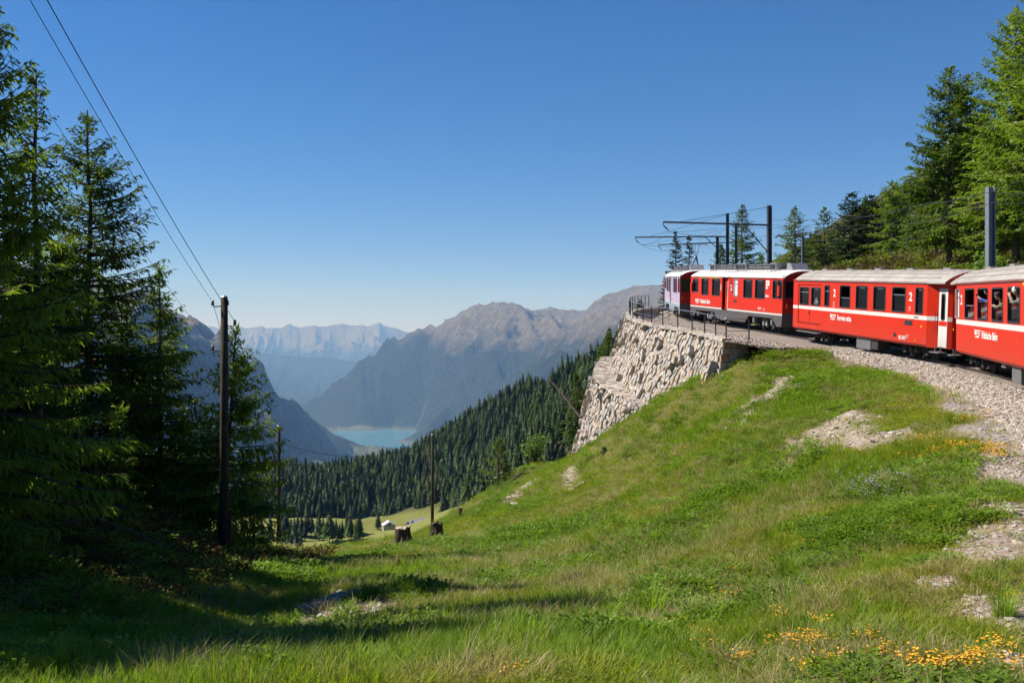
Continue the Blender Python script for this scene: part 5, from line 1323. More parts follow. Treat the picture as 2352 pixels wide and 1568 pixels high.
# thin to a natural spacing
cell = {}; keep = []
for i in range(len(P0)):
    k = (int(P0[i, 0]//3.9), int(P0[i, 1]//3.9))
    if k in cell: continue
    cell[k] = 1; keep.append(i)
P0 = P0[keep]
uv_v = 784-F*P0[:, 2]/P0[:, 1]; uv_u = 1176+F*P0[:, 0]/P0[:, 1]
vis = (uv_v > 770) & (uv_v < 1330) & (uv_u > -150); P0 = P0[vis]; uv_u = uv_u[vis]; uv_v = uv_v[vis]
hts = np.clip(rr.normal(10.4, 3.0, len(P0))+1.8*fbm(P0[:, 0]*.02, P0[:, 1]*.02, 2, 63), 4.0, 17); wid = np.sqrt(hts*12)*rr.uniform(.8, 1.3, len(P0))
rot = np.stack([rr.normal(0, .03, len(P0)), rr.normal(0, .03, len(P0)), rr.uniform(0, 6.28, len(P0))], 1)
idx = rr.integers(0, NF, len(P0))
big = np.argsort(-(hts/P0[:, 1])*((uv_u > 560) & (uv_u < 1320)))[:225]; isbig = np.zeros(len(P0), bool); isbig[big] = True
LIB = library('forest_conifer', FARM)
scatter('forest', LIB, P0[~isbig], rot[~isbig], np.stack([wid, wid, hts], 1)[~isbig], idx[~isbig], 'dense dark conifer forest covering the hillside and knoll below', 'forest')
for i in np.nonzero(isbig)[0]:
    o = link(bpy.data.objects.new('conifer', FARM[idx[i]])); o.location = P0[i]; o.rotation_euler = rot[i]; o.scale = (wid[i], wid[i], hts[i])
    tag(o, 'dark conifer in the near edge of the forest beyond the meadow', 'tree', 'conifers at the near edge of the forest')
# trees on the pasture
rq = random.Random(9); k = 0
for u, v in [(660,1232),(668,1238),(684,1234),(692,1240),(704,1236),(716,1240),(728,1235),(742,1243),(752,1238),(764,1246),(772,1240),(786,1244),(796,1238),(808,1243),(818,1240),(826,1236),(648,1236),(700,1246),(733,1247),(757,1249),(780,1250),(804,1248),(822,1246),(655,1246),(676,1247),(868,1222),(650,1290),(662,1286),(690,1292),(680,1296),(640,1300),(655,1305),(668,1300),(560,1240),(580,1236),(600,1244),(540,1250),(620,1240)]:
    v -= 6
    Y = np.arange(330, 800, 1.5); zz_ = mid_np((u-1176)/F*Y, Y); kk = np.nonzero((784-v)/F*Y <= zz_)[0]
    if not len(kk): continue
    Y = Y[kk[0]]; x = (u-1176)/F*Y
    h = rq.uniform(9, 14.5); o = link(bpy.data.objects.new('conifer', FARM[rq.randrange(NF)])); o.location = (x, Y, mid_np(np.array([x]), np.array([Y]))[0]); o.scale = (h*1.15, h*1.15, h); o.rotation_euler = (0, 0, rq.uniform(0, 6))
    tag(o, 'conifer of the loose row standing on the pale pasture below', 'tree', 'conifers on the pasture')
# wood on the hill at the right
x = rr.uniform(40, 330, 6000); y = rr.uniform(150, 470, 6000); z = mid_np(x, y); u = 1176+F*x/y
m = (u > 1985) & (u < 2420) & (fbm(x*.03, y*.03, 3, 66) > -.1); q = np.stack([x, y, z], 1)[m][:1500]
scatter('hill_forest', LIB, q, np.stack([rr.normal(0, .03, len(q)), rr.normal(0, .03, len(q)), rr.uniform(0, 6.28, len(q))], 1), np.stack([rr.uniform(6, 11, len(q))]*3, 1), rr.integers(0, NF, len(q)), 'scattered conifers on the hill above the train', 'forest')
# far trees on the lake shore and the valley slopes read as texture; the houses on the pasture
M_HWALL = plain('house_stone', (.34, .33, .32), .9, 0, .2, .8); M_HROOF = plain('slate_roof', (.40, .40, .41), .8, 0, .25, .6); M_HDARK = plain('house_opening', (.03, .03, .03), .8)
def house(u, v, Y, w, d, h, rh, rz, label):
    x = (u-1176)/F*Y; z = mid_np(np.array([x]), np.array([Y]))[0]
    root = empty('stone_house', (x, Y, z-.3), (0, 0, rz), label, 'house', None)
    wl_ = MB().prism([(-w/2, -d/2, 0), (w/2, -d/2, 0), (w/2, -d/2, h), (0, -d/2, h+rh), (-w/2, -d/2, h)], (0, d, 0)).build('wall', M_HWALL, root)
    for s in (-1, 1):
        a = Vector((0, 0, h+rh+.25)); b = Vector((s*(w/2+.5), 0, h-.25*1.0)); rf_ = MB()
        rf_.prism([(a.x, -d/2-.5, a.z), (b.x, -d/2-.5, b.z), (b.x, -d/2-.5, b.z-.25), (a.x, -d/2-.5, a.z-.25)], (0, d+1, 0)); rf_.build('roof', M_HROOF, root)
    MB().box(-w*.1, w*.1, -d/2-.05, -d/2-.01, h*.9, h*.9+1.0).build('window', M_HDARK, root); MB().box(w*.15, w*.15+1.1, -d/2-.05, -d/2-.01, .3, 2.3).build('door', M_HDARK, root)
house(893, 1222, 560, 6.5, 6, 4.4, 1.7, .25, 'small stone hut with a pale gable left of the stump')
house(951, 1222, 575, 6, 7, 3.2, 1.8, -.9, 'low slate roofed hut directly right of the big stump')
house(965, 1226, 560, 6, 8, 3.0, 2.0, -1.0, 'slate roofed hut at the right end of the group of huts')
# ------------------------------------------------------------------ grass, herbs, flowers, stones on the ground
M_GR1 = foliage('meadow_grass', (.130, .170, .014), (.28, .33, .034), .50, .5, (.38, .36, .070))
M_GR2 = foliage('lush_grass', (.095, .175, .012), (.21, .33, .026), .5, .5)
M_DRY = foliage('dry_grass', (.24, .19, .09), (.44, .36, .19), .30, .8)
M_HERB = foliage('herb_leaves', (.085, .155, .016), (.19, .30, .032), .45, .8)
M_HEA = foliage('heath_twigs', (.055, .035, .015), (.13, .10, .035), .25, .7, (.10, .045, .02))
def blade(mb, r, x, y, h, w, lean, az, seg=3):
    d = Vector((math.cos(az), math.sin(az), 0)); s = Vector((-d.y, d.x, 0))*w; vs = []
    for i in range(seg+1):
        t = i/seg; p = Vector((x, y, 0))+d*lean*h*t*t+Vector((0, 0, h*t*(1-.18*lean*t))); ww = (1-t)**.7
        if i < seg: vs += [p-s*ww, p+s*ww]
        else: vs.append(p)
    fs = [(2*i, 2*i+1, 2*i+3, 2*i+2) for i in range(seg-1)]+[(2*seg-2, 2*seg-1, 2*seg)]
    mb.add(vs, fs)
def tuft(seed, n, rad, h0, h1, w, mat, stiff=.6):
    r = random.Random(seed); mb = MB()
    for i in range(n):
        a = r.uniform(0, 6.28); q = rad*math.sqrt(r.random()); blade(mb, r, q*math.cos(a), q*math.sin(a), r.uniform(h0, h1), w*r.uniform(.6, 1.3), r.uniform(.1, stiff*1.6), a+r.uniform(-.9, .9))
    return mb.mesh('tuft', mat)
def herb(seed, n, rad, ls, mat, h=.16):
    r = random.Random(seed); mb = MB()
    for i in range(n):
        a = r.uniform(0, 6.28); q = rad*math.sqrt(r.random()); p = Vector((q*math.cos(a), q*math.sin(a), r.uniform(.02, h)))
        d = Vector((math.cos(a)*r.uniform(.5, 1), math.sin(a)*r.uniform(.5, 1), r.uniform(-.1, .8))).normalized(); s = d.cross(Vector((0, 0, 1))).normalized()*ls*r.uniform(.22, .36); L = ls*r.uniform(.6, 1.2)
        mb.add([p, p+d*L*.35+s, p+d*L*.75+s*.8, p+d*L-Vector((0, 0, L*.12)), p+d*L*.75-s*.8, p+d*L*.35-s], [(0, 1, 2, 3, 4, 5)])
    return mb.mesh('herb', mat)
def heath(seed, mat):
    r = random.Random(seed); mb = MB()
    for i in range(46):
        a = r.uniform(0, 6.28); q = .28*math.sqrt(r.random()); p = Vector((q*math.cos(a), q*math.sin(a), r.uniform(0, .22)))
        d = Vector((r.uniform(-1, 1), r.uniform(-1, 1), r.uniform(.1, 1))).normalized(); s = d.orthogonal().normalized()*.018; L = r.uniform(.05, .12)
        mb.add([p-s, p+s, p+d*L], [(0, 1, 2)])
    return mb.mesh('heath', mat)
LG = library('grass_tuft', [tuft(1, 34, .20, .05, .16, .006, M_GR1, .9), tuft(2, 30, .18, .06, .20, .006, M_GR1, .8), tuft(3, 34, .22, .04, .13, .007, M_GR2, .9), tuft(4, 26, .16, .08, .24, .006, M_GR2, .6),
                            tuft(5, 22, .18, .08, .26, .004, M_DRY, .9), herb(6, 60, .20, .05, M_HERB, .10), herb(7, 50, .18, .06, M_HERB, .16), tuft(8, 60, .13, .16, .40, .006, M_GR2, .55)])
rg = np.random.default_rng(21)
def sow_ground(n, y0, y1, pw):
    t = rg.random(n); y = (y0**pw+(y1**pw-y0**pw)*t)**(1/pw); x = rg.uniform(-.54, .56, n)*y+rg.uniform(-1.2, 1.2, n); return x, y
def visible_ground(x, y):
    """drop what lies behind the crest or under the wall and the track"""
    d, zr = track_d(x, y); ok = np.abs(d) > 2.4
    w = (WU[None, ::8, :2]-np.stack([x, y], 1)[:, None]); k = (w**2).sum(-1).argmin(1); wx = WU[::8][k]
    ok &= ~((y > 48.6) & (y < 92) & (x > wx[:, 0]-.3) & (d > 0))
    w2 = (WLo[None, ::8, :2]-np.stack([x, y], 1)[:, None]); k2 = (w2**2).sum(-1).argmin(1); wx2 = WLo[::8][k2]
    ok &= ~((y > 56) & (y < 80) & (x > wx2[:, 0]-.2) & (d > 0))
    return ok
x, y = sow_ground(95000, 7.0, 78, .55)
m = visible_ground(x, y); x, y = x[m], y[m]
mp, ms, mo, mh = masks(x, y)
thin = 1-.90*np.clip(mp*1.2, 0, 1)-.80*ms-.93*mo-.75*mh
m = rg.random(len(x)) < np.clip(thin, .03, 1); x, y, ms, mo, mh, mp = x[m], y[m], ms[m], mo[m], mh[m], mp[m]
z = bed_of(x, y)
lush = fbm(x*.28, y*.28, 3, 91); dryn = fbm(x*.35+5, y*.35, 3, 95); herbn = fbm(x*.30-3, y*.30+8, 3, 97)
right = np.clip((x-.05*y)/4, 0, 1)
idx = np.where(lush > .15, rg.choice([2, 3, 2, 3, 1], len(x)), rg.choice([0, 1, 0, 2], len(x)))
idx = np.where((herbn > .18) & (rg.random(len(x)) < .75), rg.choice([5, 6], len(x)), idx)
idx = np.where((dryn > -.05) & (rg.random(len(x)) < .36), 4, idx)
idx = np.where((ms+mo+mp > .3) & (rg.random(len(x)) < .5), 4, idx)
idx = np.where(rg.random(len(x)) < .010, 7, idx)
hv = np.clip(.95+.45*lush, .5, 1.6)
short = 1-.35*right*np.clip((20-y)/10, 0, 1)           # trodden, short by the path
sz = (.75+.50*rg.random(len(x)))*(1+np.clip((y-14)/45, 0, .8))
scl = np.stack([sz, sz, sz*hv*short/(1+np.clip((y-20)/45, 0, .7))], 1); scl[idx == 7] *= .8
rot = np.stack([rg.normal(0, .12, len(x)), rg.normal(0, .12, len(x)), rg.uniform(0, 6.28, len(x))], 1)
scatter('grass', LG, np.stack([x, y, z-.01], 1), rot, scl, idx, 'uneven mountain meadow grass and low herbs covering the slope', 'grass')
# heath and dead needles on the banks
x = np.concatenate([rg.uniform(-24, -7, 9000), rg.uniform(19, 46, 12000)]); y = np.concatenate([rg.uniform(16, 40, 9000), rg.uniform(40, 118, 12000)])
m = visible_ground(x, y) & ((x < 0) | (track_d(x, y)[0] < -3.4)); x, y = x[m], y[m]; mh = masks(x, y)[3]; m = (rg.random(len(x)) < .25+.75*mh); x, y = x[m], y[m]
s = rg.uniform(.8, 1.8, len(x))*(1+np.clip((y-40)/60, 0, .8))
scatter('heath', library('heath_tuft', [heath(1, M_HEA), heath(2, M_HEA), herb(9, 30, .22, .10, M_HERB, .3)]), np.stack([x, y, bed_of(x, y)-.02], 1), np.stack([0*x, 0*x, rg.uniform(0, 6.28, len(x))], 1), np.stack([s, s, s], 1), rg.choice([0, 1, 0, 1, 2], len(x)), 'brown heath and bilberry scrub on the wooded banks', 'heath')

# flowers
M_FLY = plain('yellow_petals', (.85, .42, .01), .6, 0, .15); M_FLL = plain('lilac_petals', (.46, .46, .56), .6, 0, .1); M_FLW = plain('white_petals', (.75, .73, .7), .6, 0, .05)
def flower(seed, mat, n, pr, h):
    r = random.Random(seed); mb = MB()
    for i in range(n):
        c = Vector((r.gauss(0, .05), r.gauss(0, .05), h*r.uniform(.6, 1.1))); k = 5
        for j in range(k):
            a = 6.28*j/k+r.random(); d = Vector((math.cos(a), math.sin(a), .5)).normalized(); s = Vector((-d.y, d.x, 0))*pr*.5
            mb.add([c, c+d*pr*.6+s, c+d*pr, c+d*pr*.6-s], [(0, 1, 2, 3)])
    return mb.mesh('flower', mat)
LF = library('flower', [flower(1, M_FLY, 4, .014, .09), flower(2, M_FLY, 3, .015, .11), flower(3, M_FLY, 5, .013, .07)])
LLi = library('lilac_flower', [flower(4, M_FLL, 4, .010, .14), flower(5, M_FLL, 3, .010, .18)])
fp = []; lp_ = []
for u, v, w, h, n in [(1560,1455,42,12,46),(1610,1468,40,8,30),(1672,1382,26,8,22),(1700,1322,10,6,6),(1845,1493,36,10,36),(1870,1485,20,8,16),(1790,1497,30,10,22),(1985,1478,26,9,16),(2095,1540,28,9,24),(2140,1550,22,7,18),(2175,1538,20,8,18),
                      (2250,1528,32,8,24),(2230,1545,26,7,20),(1850,1556,26,7,20),(1560,1555,14,6,8),(1185,1560,12,5,8),(1640,1502,30,9,14),(1880,1440,16,6,9),(2215,1032,62,6,60),(2270,1042,54,7,60),(2180,1046,36,5,26),(2150,1052,30,5,20),(2295,1055,36,6,30),(2190,1058,26,4,16),
                      (2115,1015,40,5,20),(2240,970,34,6,20),(2275,960,20,6,10),(2100,1062,26,8,18),(2330,1062,14,6,8),(1965,1045,14,8,6),(1850,1260,20,10,8),(1100,1432,8,5,5),(1745,1180,10,6,4),(2330,1395,16,9,8),(2145,1180,12,6,5),(2060,1230,10,6,4),(1700,1530,24,8,14),(1930,1535,26,8,16),(2020,1515,22,8,14),(2300,1500,22,8,14),(2330,1550,16,7,12),(1480,1440,12,6,6),(1790,1425,12,6,6)]:
    for k in range(n):
        uu, vv = rg.normal(u, w*.55), rg.normal(v, h*.55)
        Y = hit(uu, vv, 7, 60); fp.append((Y.x, Y.y, Y.z+.015))
for k in range(80):
    q = hit(rg.normal(1995, 45), rg.normal(1135, 14), 7, 60); lp_.append((q.x, q.y, q.z))
for nm, pts_, lib, sc0, lab in (('yellow_flowers', fp, LF, 1.0, 'clumps of small yellow flowers scattered through the meadow'), ('lilac_flowers', lp_, LLi, 1.2, 'hazy patch of tiny lilac flowers in the meadow')):
    n = len(pts_); s = rg.uniform(.8, 1.3, n)*sc0*(1+np.clip((np.array(pts_)[:, 1]-12)/25, 0, .7))
    scatter(nm, lib, np.array(pts_), np.stack([rg.normal(0, .15, n), rg.normal(0, .15, n), rg.uniform(0, 6.28, n)], 1), np.stack([s, s, s], 1), rg.integers(0, len(lib.objects), n), lab, 'flowers')

# ballast and gravel
M_BAL = NT('ballast_stone'); t = M_BAL; oi = t.node('ShaderNodeObjectInfo').outputs['Random']
t.col(t.ramp(oi, [(0, (.17, .14, .11)), (.3, (.30, .255, .205)), (.6, (.40, .35, .295)), (.85, (.50, .45, .39)), (1, (.22, .19, .165))])).set(.9, 0, .2); M_BAL = t.m
t = NT('pale_stone'); oi = t.node('ShaderNodeObjectInfo').outputs['Random']; n = t.noise(6, t.objc(), 4, .6)
t.col(t.mix(n, t.ramp(oi, [(0, (.40, .34, .27)), (.5, (.52, .47, .41)), (1, (.60, .57, .53))]), (.30, .25, .20))).set(.9, 0, .2); t.bump(n, .5, .03); M_PALE = t.m
def stone_mesh(seed, mat, flat=.6, sub=1, name='stone'):
    r = random.Random(seed); bm = bmesh.new(); bmesh.ops.create_icosphere(bm, subdivisions=sub, radius=.5)
    ax = [Vector((r.uniform(-1, 1), r.uniform(-1, 1), r.uniform(-1, 1))).normalized() for _ in range(7)]
    for v in bm.verts:
        for a in ax:
            q = v.co.dot(a)
            if q > .30: v.co -= a*(q-.30)*.9
        v.co += Vector((r.uniform(-.04, .04), r.uniform(-.04, .04), r.uniform(-.04, .04))); v.co.z *= flat
    me = bpy.data.meshes.new(name); bm.to_mesh(me); bm.free(); me.materials.append(mat); return me
LB = library('ballast_stone', [stone_mesh(i, M_BAL, .7) for i in range(6)])
bp = []
nb = 52000
ii = rg.integers(0, len(TR), nb*2); c = TR[ii]; l = TL[ii]
wallz = (c[:, 1] > 49.5) & (c[:, 1] < 92)
dl = np.array([left_limit(TR[i], TL[i], TR[i, 1])[0] for i in range(len(TR))])
d = np.where(rg.random(nb*2) < .86, rg.uniform(.45, 1, nb*2)*dl[ii], -rg.uniform(.6, 2.6, nb*2))
jit = rg.normal(0, .2, (nb*2, 1)); pos = c[:, :2]+l*d[:, None]+TT[ii]*jit
m = (c[:, 1] > 8) & (c[:, 1] < 95) & ((d > .7) | (d < -.7)); ii, d, pos = ii[m], d[m], pos[m]
# height on the bed by its cross profile
rowY = [i for i in range(len(TR)) if -8 <= TR[i, 1] <= 120]; rowmap = {i: k for k, i in enumerate(rowY)}
zb = np.empty(len(d))
for j in range(len(d)):
    R = BED[rowmap[ii[j]]]; dd = ((R[:, :2]-TR[ii[j], :2])*TL[ii[j]]).sum(1); zb[j] = np.interp(d[j], dd[::-1], R[::-1, 2])
s = rg.uniform(.055, .13, len(d))*(1+np.clip((pos[:, 1]-30)/60, 0, .6)); tz = rg.uniform(0, 6.28, len(d))
dark = 1
scatter('ballast', LB, np.stack([pos[:, 0], pos[:, 1], zb+s*.1], 1), np.stack([rg.uniform(-.6, .6, len(d)), rg.uniform(-.6, .6, len(d)), tz], 1), np.stack([s*1.3, s, s], 1), rg.integers(0, 6, len(d)), 'loose crushed stone ballast along the track', 'ballast')
# gravel on the path, scree chips on the bare patches
x, y = sow_ground(85000, 7, 60, .6); m = visible_ground(x, y); x, y = x[m], y[m]; mp, ms, mo, mh = masks(x, y)
m = rg.random(len(x)) < np.clip(mp*.55+ms*1.3+mo*1.0, 0.008, 1); x, y = x[m], y[m]
s = rg.gamma(2.0, .020, len(x))+.015; s *= (1+np.clip((y-12)/30, 0, 1.2)); s = np.clip(s, .015, .30)
scatter('gravel', library('pale_chip', [stone_mesh(40+i, M_PALE, .45) for i in range(5)]), np.stack([x, y, bed_of(x, y)+s*.05], 1), np.stack([rg.uniform(-.4, .4, len(x)), rg.uniform(-.4, .4, len(x)), rg.uniform(0, 6.28, len(x))], 1), np.stack([s*1.4, s, s], 1), rg.integers(0, 5, len(x)), 'pale gravel and stone chips on the path and bare patches', 'gravel')

# single stones one can point at
RK = [stone_mesh(60+i, M_PALE, .42, 2, 'rock') for i in range(5)]
def rock(u, v, w, label, group=None, k=None, Y1=95):
    q = hit(u, v, 7, Y1); o = link(bpy.data.objects.new('rock', RK[(k if k is not None else rnd.randrange(5))])); px = w/F*q.y*2.2
    o.location = (q.x, q.y, q.z+px*.05); o.scale = (px, px*.8, px); o.rotation_euler = (rnd.uniform(-.15, .15), rnd.uniform(-.15, .15), rnd.uniform(0, 6.28)); return tag(o, label, 'rock', group)
rock(1378, 1408, 17, 'flat whitish stone left of the large green grass tuft in the foreground', k=0)
rock(1618, 1360, 15, 'small flat pale stone beside a yellow flower clump in mid meadow', k=1)
rock(2285, 1180, 24, 'large flat pale stone at the edge of the path on the right', k=2)
rock(2306, 972, 0.1 if False else 16, 'flat grey stone on the path shoulder near the ballast', k=3)
rock(1722, 803, 34, 'flat boulder at the end of the stone wall beside the ballast', k=4)
rock(1186, 1162, 15, 'pale broken rock on the slope above the stumps', k=1); rock(1172, 1145, 11, 'small rock just above the broken rock on the slope', k=2)
for u, v, w in [(1480,1345,6),(1290,1380,6),(1840,1385,7),(2100,1385,8),(1935,1295,6),(1660,1225,5),(2000,1490,7),(1735,1465,6),(2225,1180,8),(2080,1195,6),(1395,1300,7),(2170,1195,9),(2205,1280,8),(2160,1290,9),(2228,1262,7),(1700,1310,6),(1580,1302,5),(2030,1090,7),(2120,1275,8),(2240,1345,9),(2015,1330,8),(1760,1400,8),(1965,1405,7),(2060,1440,6),(2335,1250,9),(2190,1232,7),(1440,1395,5),(2265,1215,10),(2092,1120,6),(1660,870,6),(1690,885,5)]:
    rock(u, v, w, 'small pale stone lying in the meadow grass', 'small pale stones in the meadow')
# foreground tall stalks and broad leaved plants
LH = library('stalk', [tuft(50, 5, .06, .35, .7, .004, M_DRY, .35), tuft(51, 6, .07, .3, .6, .005, M_GR1, .35), tuft(52, 4, .05, .4, .75, .004, M_DRY, .5), herb(53, 44, .25, .12, M_HERB, .35)])
sp_ = []
for k in range(260):
    u, v = rg.uniform(330, 1250), 0; v = np.interp(u, [330, 600, 850, 1250], [1566, 1535, 1475, 1420])+rg.uniform(-5, 110); q = hit(u, v, 7, 40); sp_.append((q.x, q.y, q.z, rg.choice([0, 1, 1, 2])))
for k in range(200):
    q = hit(rg.uniform(0, 620), rg.uniform(1290, 1568), 7, 40); sp_.append((q.x, q.y, q.z, 3))
for k in range(140):
    q = hit(rg.normal(1690, 80), rg.normal(1040, 26), 7, 70); sp_.append((q.x, q.y, q.z, 3))
for k in range(120):
    q = hit(rg.normal(1330, 130), rg.normal(1215, 8), 7, 70); sp_.append((q.x, q.y, q.z, 3))
sp_ = np.array(sp_); sp_ = sp_[masks(sp_[:, 0], sp_[:, 1])[2] < .2]; n = len(sp_); s = np.where(sp_[:, 3] == 3, rg.uniform(.5, .9, n), rg.uniform(.45, .8, n))
scatter('tall_herbs', LH, sp_[:, :3], np.stack([rg.normal(0, .1, n), rg.normal(0, .1, n), rg.uniform(0, 6.28, n)], 1), np.stack([s, s, s], 1), sp_[:, 3].astype(int), 'tall grass stalks and broad leaved herbs standing above the meadow', 'herbs')
# the large green tufts one can pick out
TU = [tuft(70+i, 110, .16, .25, .55, .007, M_GR2, .5) for i in range(3)]
for u, v, sc_, lab in [(1812,1330,1.0,'tall bright green grass tuft in the middle of the meadow'),(1498,1418,1.1,'dense dark green grass tuft in the lower middle foreground'),(1605,1265,.95,'green grass tuft in the middle slope'),(2305,1415,.8,'grass tuft near the path in the lower right'),(2165,1215,.8,'grass tuft beside the pale stones near the path'),(2185,975,.7,'dark grass tuft close to the gravel path'),(1960,1190,.7,'small dark grass tuft right of the slope herbs'),(2020,1100,.7,'grass tuft below the stony patch')]:
    q = hit(u, v); o = link(bpy.data.objects.new('grass_tuft', TU[rnd.randrange(3)])); o.location = (q.x, q.y, q.z-.02); k = sc_*(1+max(0, q.y-14)/45); o.scale = (k, k, k); o.rotation_euler = (0, 0, rnd.uniform(0, 6)); tag(o, lab, 'grass tuft', 'large grass tufts')
# ------------------------------------------------------------------ stumps and dead wood
M_STUMPS = plain('stump_bark', (.07, .052, .042), .95, 0, .5, 5, .2, .8); M_CUT = plain('cut_wood', (.42, .33, .24), .9, 0, .3, 9, .2)
def stump(u, v, wpx, hpx, label, seed, Y=None, cut=True, lean=(0, 0)):
    q = hit(u, v) if Y is None else Vector(((u-1176)/F*Y, Y, ground((u-1176)/F*Y, Y)))
    r = random.Random(seed); w = wpx/F*q.y/2; h = hpx/F*q.y; n = 16
    root = empty('tree_stump', tuple(q), (0, 0, 0), label, 'tree stump'); vs = []
    flare = [1+.35*r.random() if r.random() < .4 else 1 for _ in range(n)]; rag = [r.uniform(-.16, .05) for _ in range(n)]
    lv = [(-.15, 1.55), (.05, 1.35), (.25, 1.1), (.6, 1.0), (.9, .97), (1.0, .94)]
    for f, k in lv:
        for j in range(n):
            a = 6.28*j/n; rr = w*k*(flare[j] if f < .3 else 1)*(1+r.uniform(-.13, .10)); vs.append((rr*math.cos(a)+lean[0]*f*h, rr*math.sin(a)+lean[1]*f*h, f*h+(rag[j]*h if f == 1 else 0)))
    fs = [(i*n+j, i*n+(j+1) % n, (i+1)*n+(j+1) % n, (i+1)*n+j) for i in range(len(lv)-1) for j in range(n)]
    MB().add(vs, fs).build('bark', M_STUMPS, root)
    top = vs[-n:]; c = (lean[0]*h, lean[1]*h, h*.985)
    MB().add([(x*.985+c[0]*.015, y*.985+c[1]*.015, z+.004) for x, y, z in top]+[(c[0], c[1], c[2])], [(j, (j+1) % n, n) for j in range(n)]).build('cut_face', M_CUT if cut else M_STUMPS, root)
    for k in range(4):
        a = r.uniform(0, 6.28); d = Vector((math.cos(a), math.sin(a), 0)); MB().tube([d*w*.9+Vector((0, 0, h*.22)), d*w*1.6+Vector((0, 0, h*.05)), d*w*2.3+Vector((0, 0, -.15))], [w*.3, w*.22, w*.1], 6).build('root', M_STUMPS, root)
stump(927, 1220, 36, 48, 'big weathered tree stump on the crest in front of the huts', 1, 40.5, lean=(-.05, 0)); stump(1003, 1216, 29, 42, 'dark square tree stump on the crest beside the farthest pole', 2, 41, cut=False)
stump(1058, 1192, 9, 26, 'thin short stump right of the dark stump', 3); stump(1140, 1150, 10, 10, 'low slanted stump on the slope', 4, lean=(.1, 0)); stump(1388, 1040, 11, 13, 'small dark stump at the foot of the lower stone wall', 8, cut=False)
for i, (u, v, Y, w, h, lab) in enumerate([(2009, 612, 76, 7, 14, 'leftmost grey stump above the first coach roof'), (2027, 610, 77, 9, 12, 'second stump above the first coach roof'), (2050, 600, 80, 9, 22, 'tall thin stump on the heath bank'), (2078, 560, 88, 8, 14, 'stump high on the heath bank'), (2105, 600, 74, 8, 14, 'grey stump near the roof ventilator of the first coach')]):
    stump(u, v, w, h, lab, 20+i, Y)
def log(pts, r, label):
    o = MB().tube(pts, r, 7).build('log', M_DEAD, None, True); return tag(o, label, 'log')
a = hit(1160, 1118); b = hit(1195, 1098); log([a+Vector((0, 0, .1)), b+Vector((0, 0, .25))], [.06, .04], 'grey fallen branch on the crest above the slope rocks')
a = hit(1120, 1140); b = hit(1160, 1112); log([a+Vector((0, 0, .1)), b+Vector((0, 0, .2))], [.05, .03], 'thin fallen branch on the crest left of the grey branch')
q = P(95, 1190, 24); q.z = ground(q.x, q.y); log([q, q+Vector((.5, 0, .5)), q+Vector((1.3, .1, .62)), q+Vector((2.4, .1, .2)), q+Vector((3.0, .1, -.1))], [.03, .025, .02, .015, .008], 'bent dead sapling arching over the left bank')
a = P(1940, 612, 76); a.z = ground(a.x, a.y)+.3; log([a, a+Vector((1.6, .4, .25)), a+Vector((3.2, .2, .2))], [.12, .1, .06], 'bleached fallen trunk on the heath bank behind the first coach')

# ------------------------------------------------------------------ wooden line poles with their wires
M_POLE = plain('pole_wood', (.055, .042, .032), .9, 0, .4, 3, .2, .4); M_INS = plain('insulator', (.10, .05, .03), .3, 0, .2); M_WIRE = plain('line_wire', (.03, .03, .032), .5, .5, .1)
def pole(u, v0, v1, Y, r0, label, arms, strut=False):
    top = P(u, v0, Y); gz = min(ground(top.x, Y), P(u, v1, Y).z); h = top.z-gz
    root = empty('utility_pole', (top.x, Y, gz), (0, 0, 0), label, 'utility pole')
    MB().tube([(0, 0, -.6), (0, 0, h*.5), (0, 0, h)], [r0*1.12, r0, r0*.82], 10).build('shaft', M_POLE, root, True)
    MB().tube([(0, 0, h), (0, 0, h+.05)], [r0*.9, r0*.5], 10).build('cap', M_GALV, root)
    ends = []
    for au, av, s in arms:
        z = P(au, av, Y).z-gz; x = P(au, av, Y).x-top.x
        br = MB().tube([(0, -r0*.6, z), (x*.9, -r0*.6, z-.02), (x, -r0*.6, z+.04)], .018, 5).build('bracket', M_IRON, root)
        MB().tube([(x, -r0*.6, z+.02), (x, -r0*.6, z+.06), (x, -r0*.6, z+.10), (x, -r0*.6, z+.14), (x, -r0*.6, z+.18)], [.04, .055, .035, .05, .02], 8).build('insulator', M_INS, br)
        ends.append(Vector((top.x+x, Y-r0*.6, gz+z+.12)))
    if strut:
        for k in (-1, 1): MB().tube([(k*r0*1.35, .05, -.5), (k*r0*1.2, .05, 1.5)], .06, 6).build('foot_post', M_POLE, root)
        MB().tube([(-r0*1.6, -.12, 1.3), (r0*1.6, -.12, 1.3)], .02, 5).build('foot_band', M_IRON, root)
    return ends
e1 = pole(515, 683, 1292, 30, .125, 'tall dark wooden pole in front of the leaning spruce', [(490, 703, 0), (541, 748, 0), (490, 806, 0), (524, 703, 0)], True)
e2 = pole(640, 978, 1275, 62, .13, 'middle wooden pole standing left of the pasture', [(633, 989, 0), (648, 1022, 0), (632, 1052, 0)])
e3 = pole(993, 998, 1225, 80, .13, 'farthest wooden pole standing beside the dark stump', [(986, 1004, 0), (1000, 1028, 0), (986, 1048, 0)])
def wire(a, b, sag, label, r=.006, n=18, cat='wire', group=None):
    a = Vector(a); b = Vector(b); o = MB().tube([a.lerp(b, i/n)-Vector((0, 0, 4*sag*(i/n)*(1-i/n))) for i in range(n+1)], r, 4, False).build('overhead_wire', M_WIRE); return tag(o, label, cat, group)
def beyond(a, b, k): return a+(b-a)*k
wire(e1[0], beyond(e1[0], P(112, 0, 15), 2.2), .5, 'left one of the two thin wires rising from the tall pole to the top left', .007)
wire(e1[1], beyond(e1[1], P(150, 0, 15), 2.2), .5, 'right one of the two thin wires rising from the tall pole to the top left', .009)
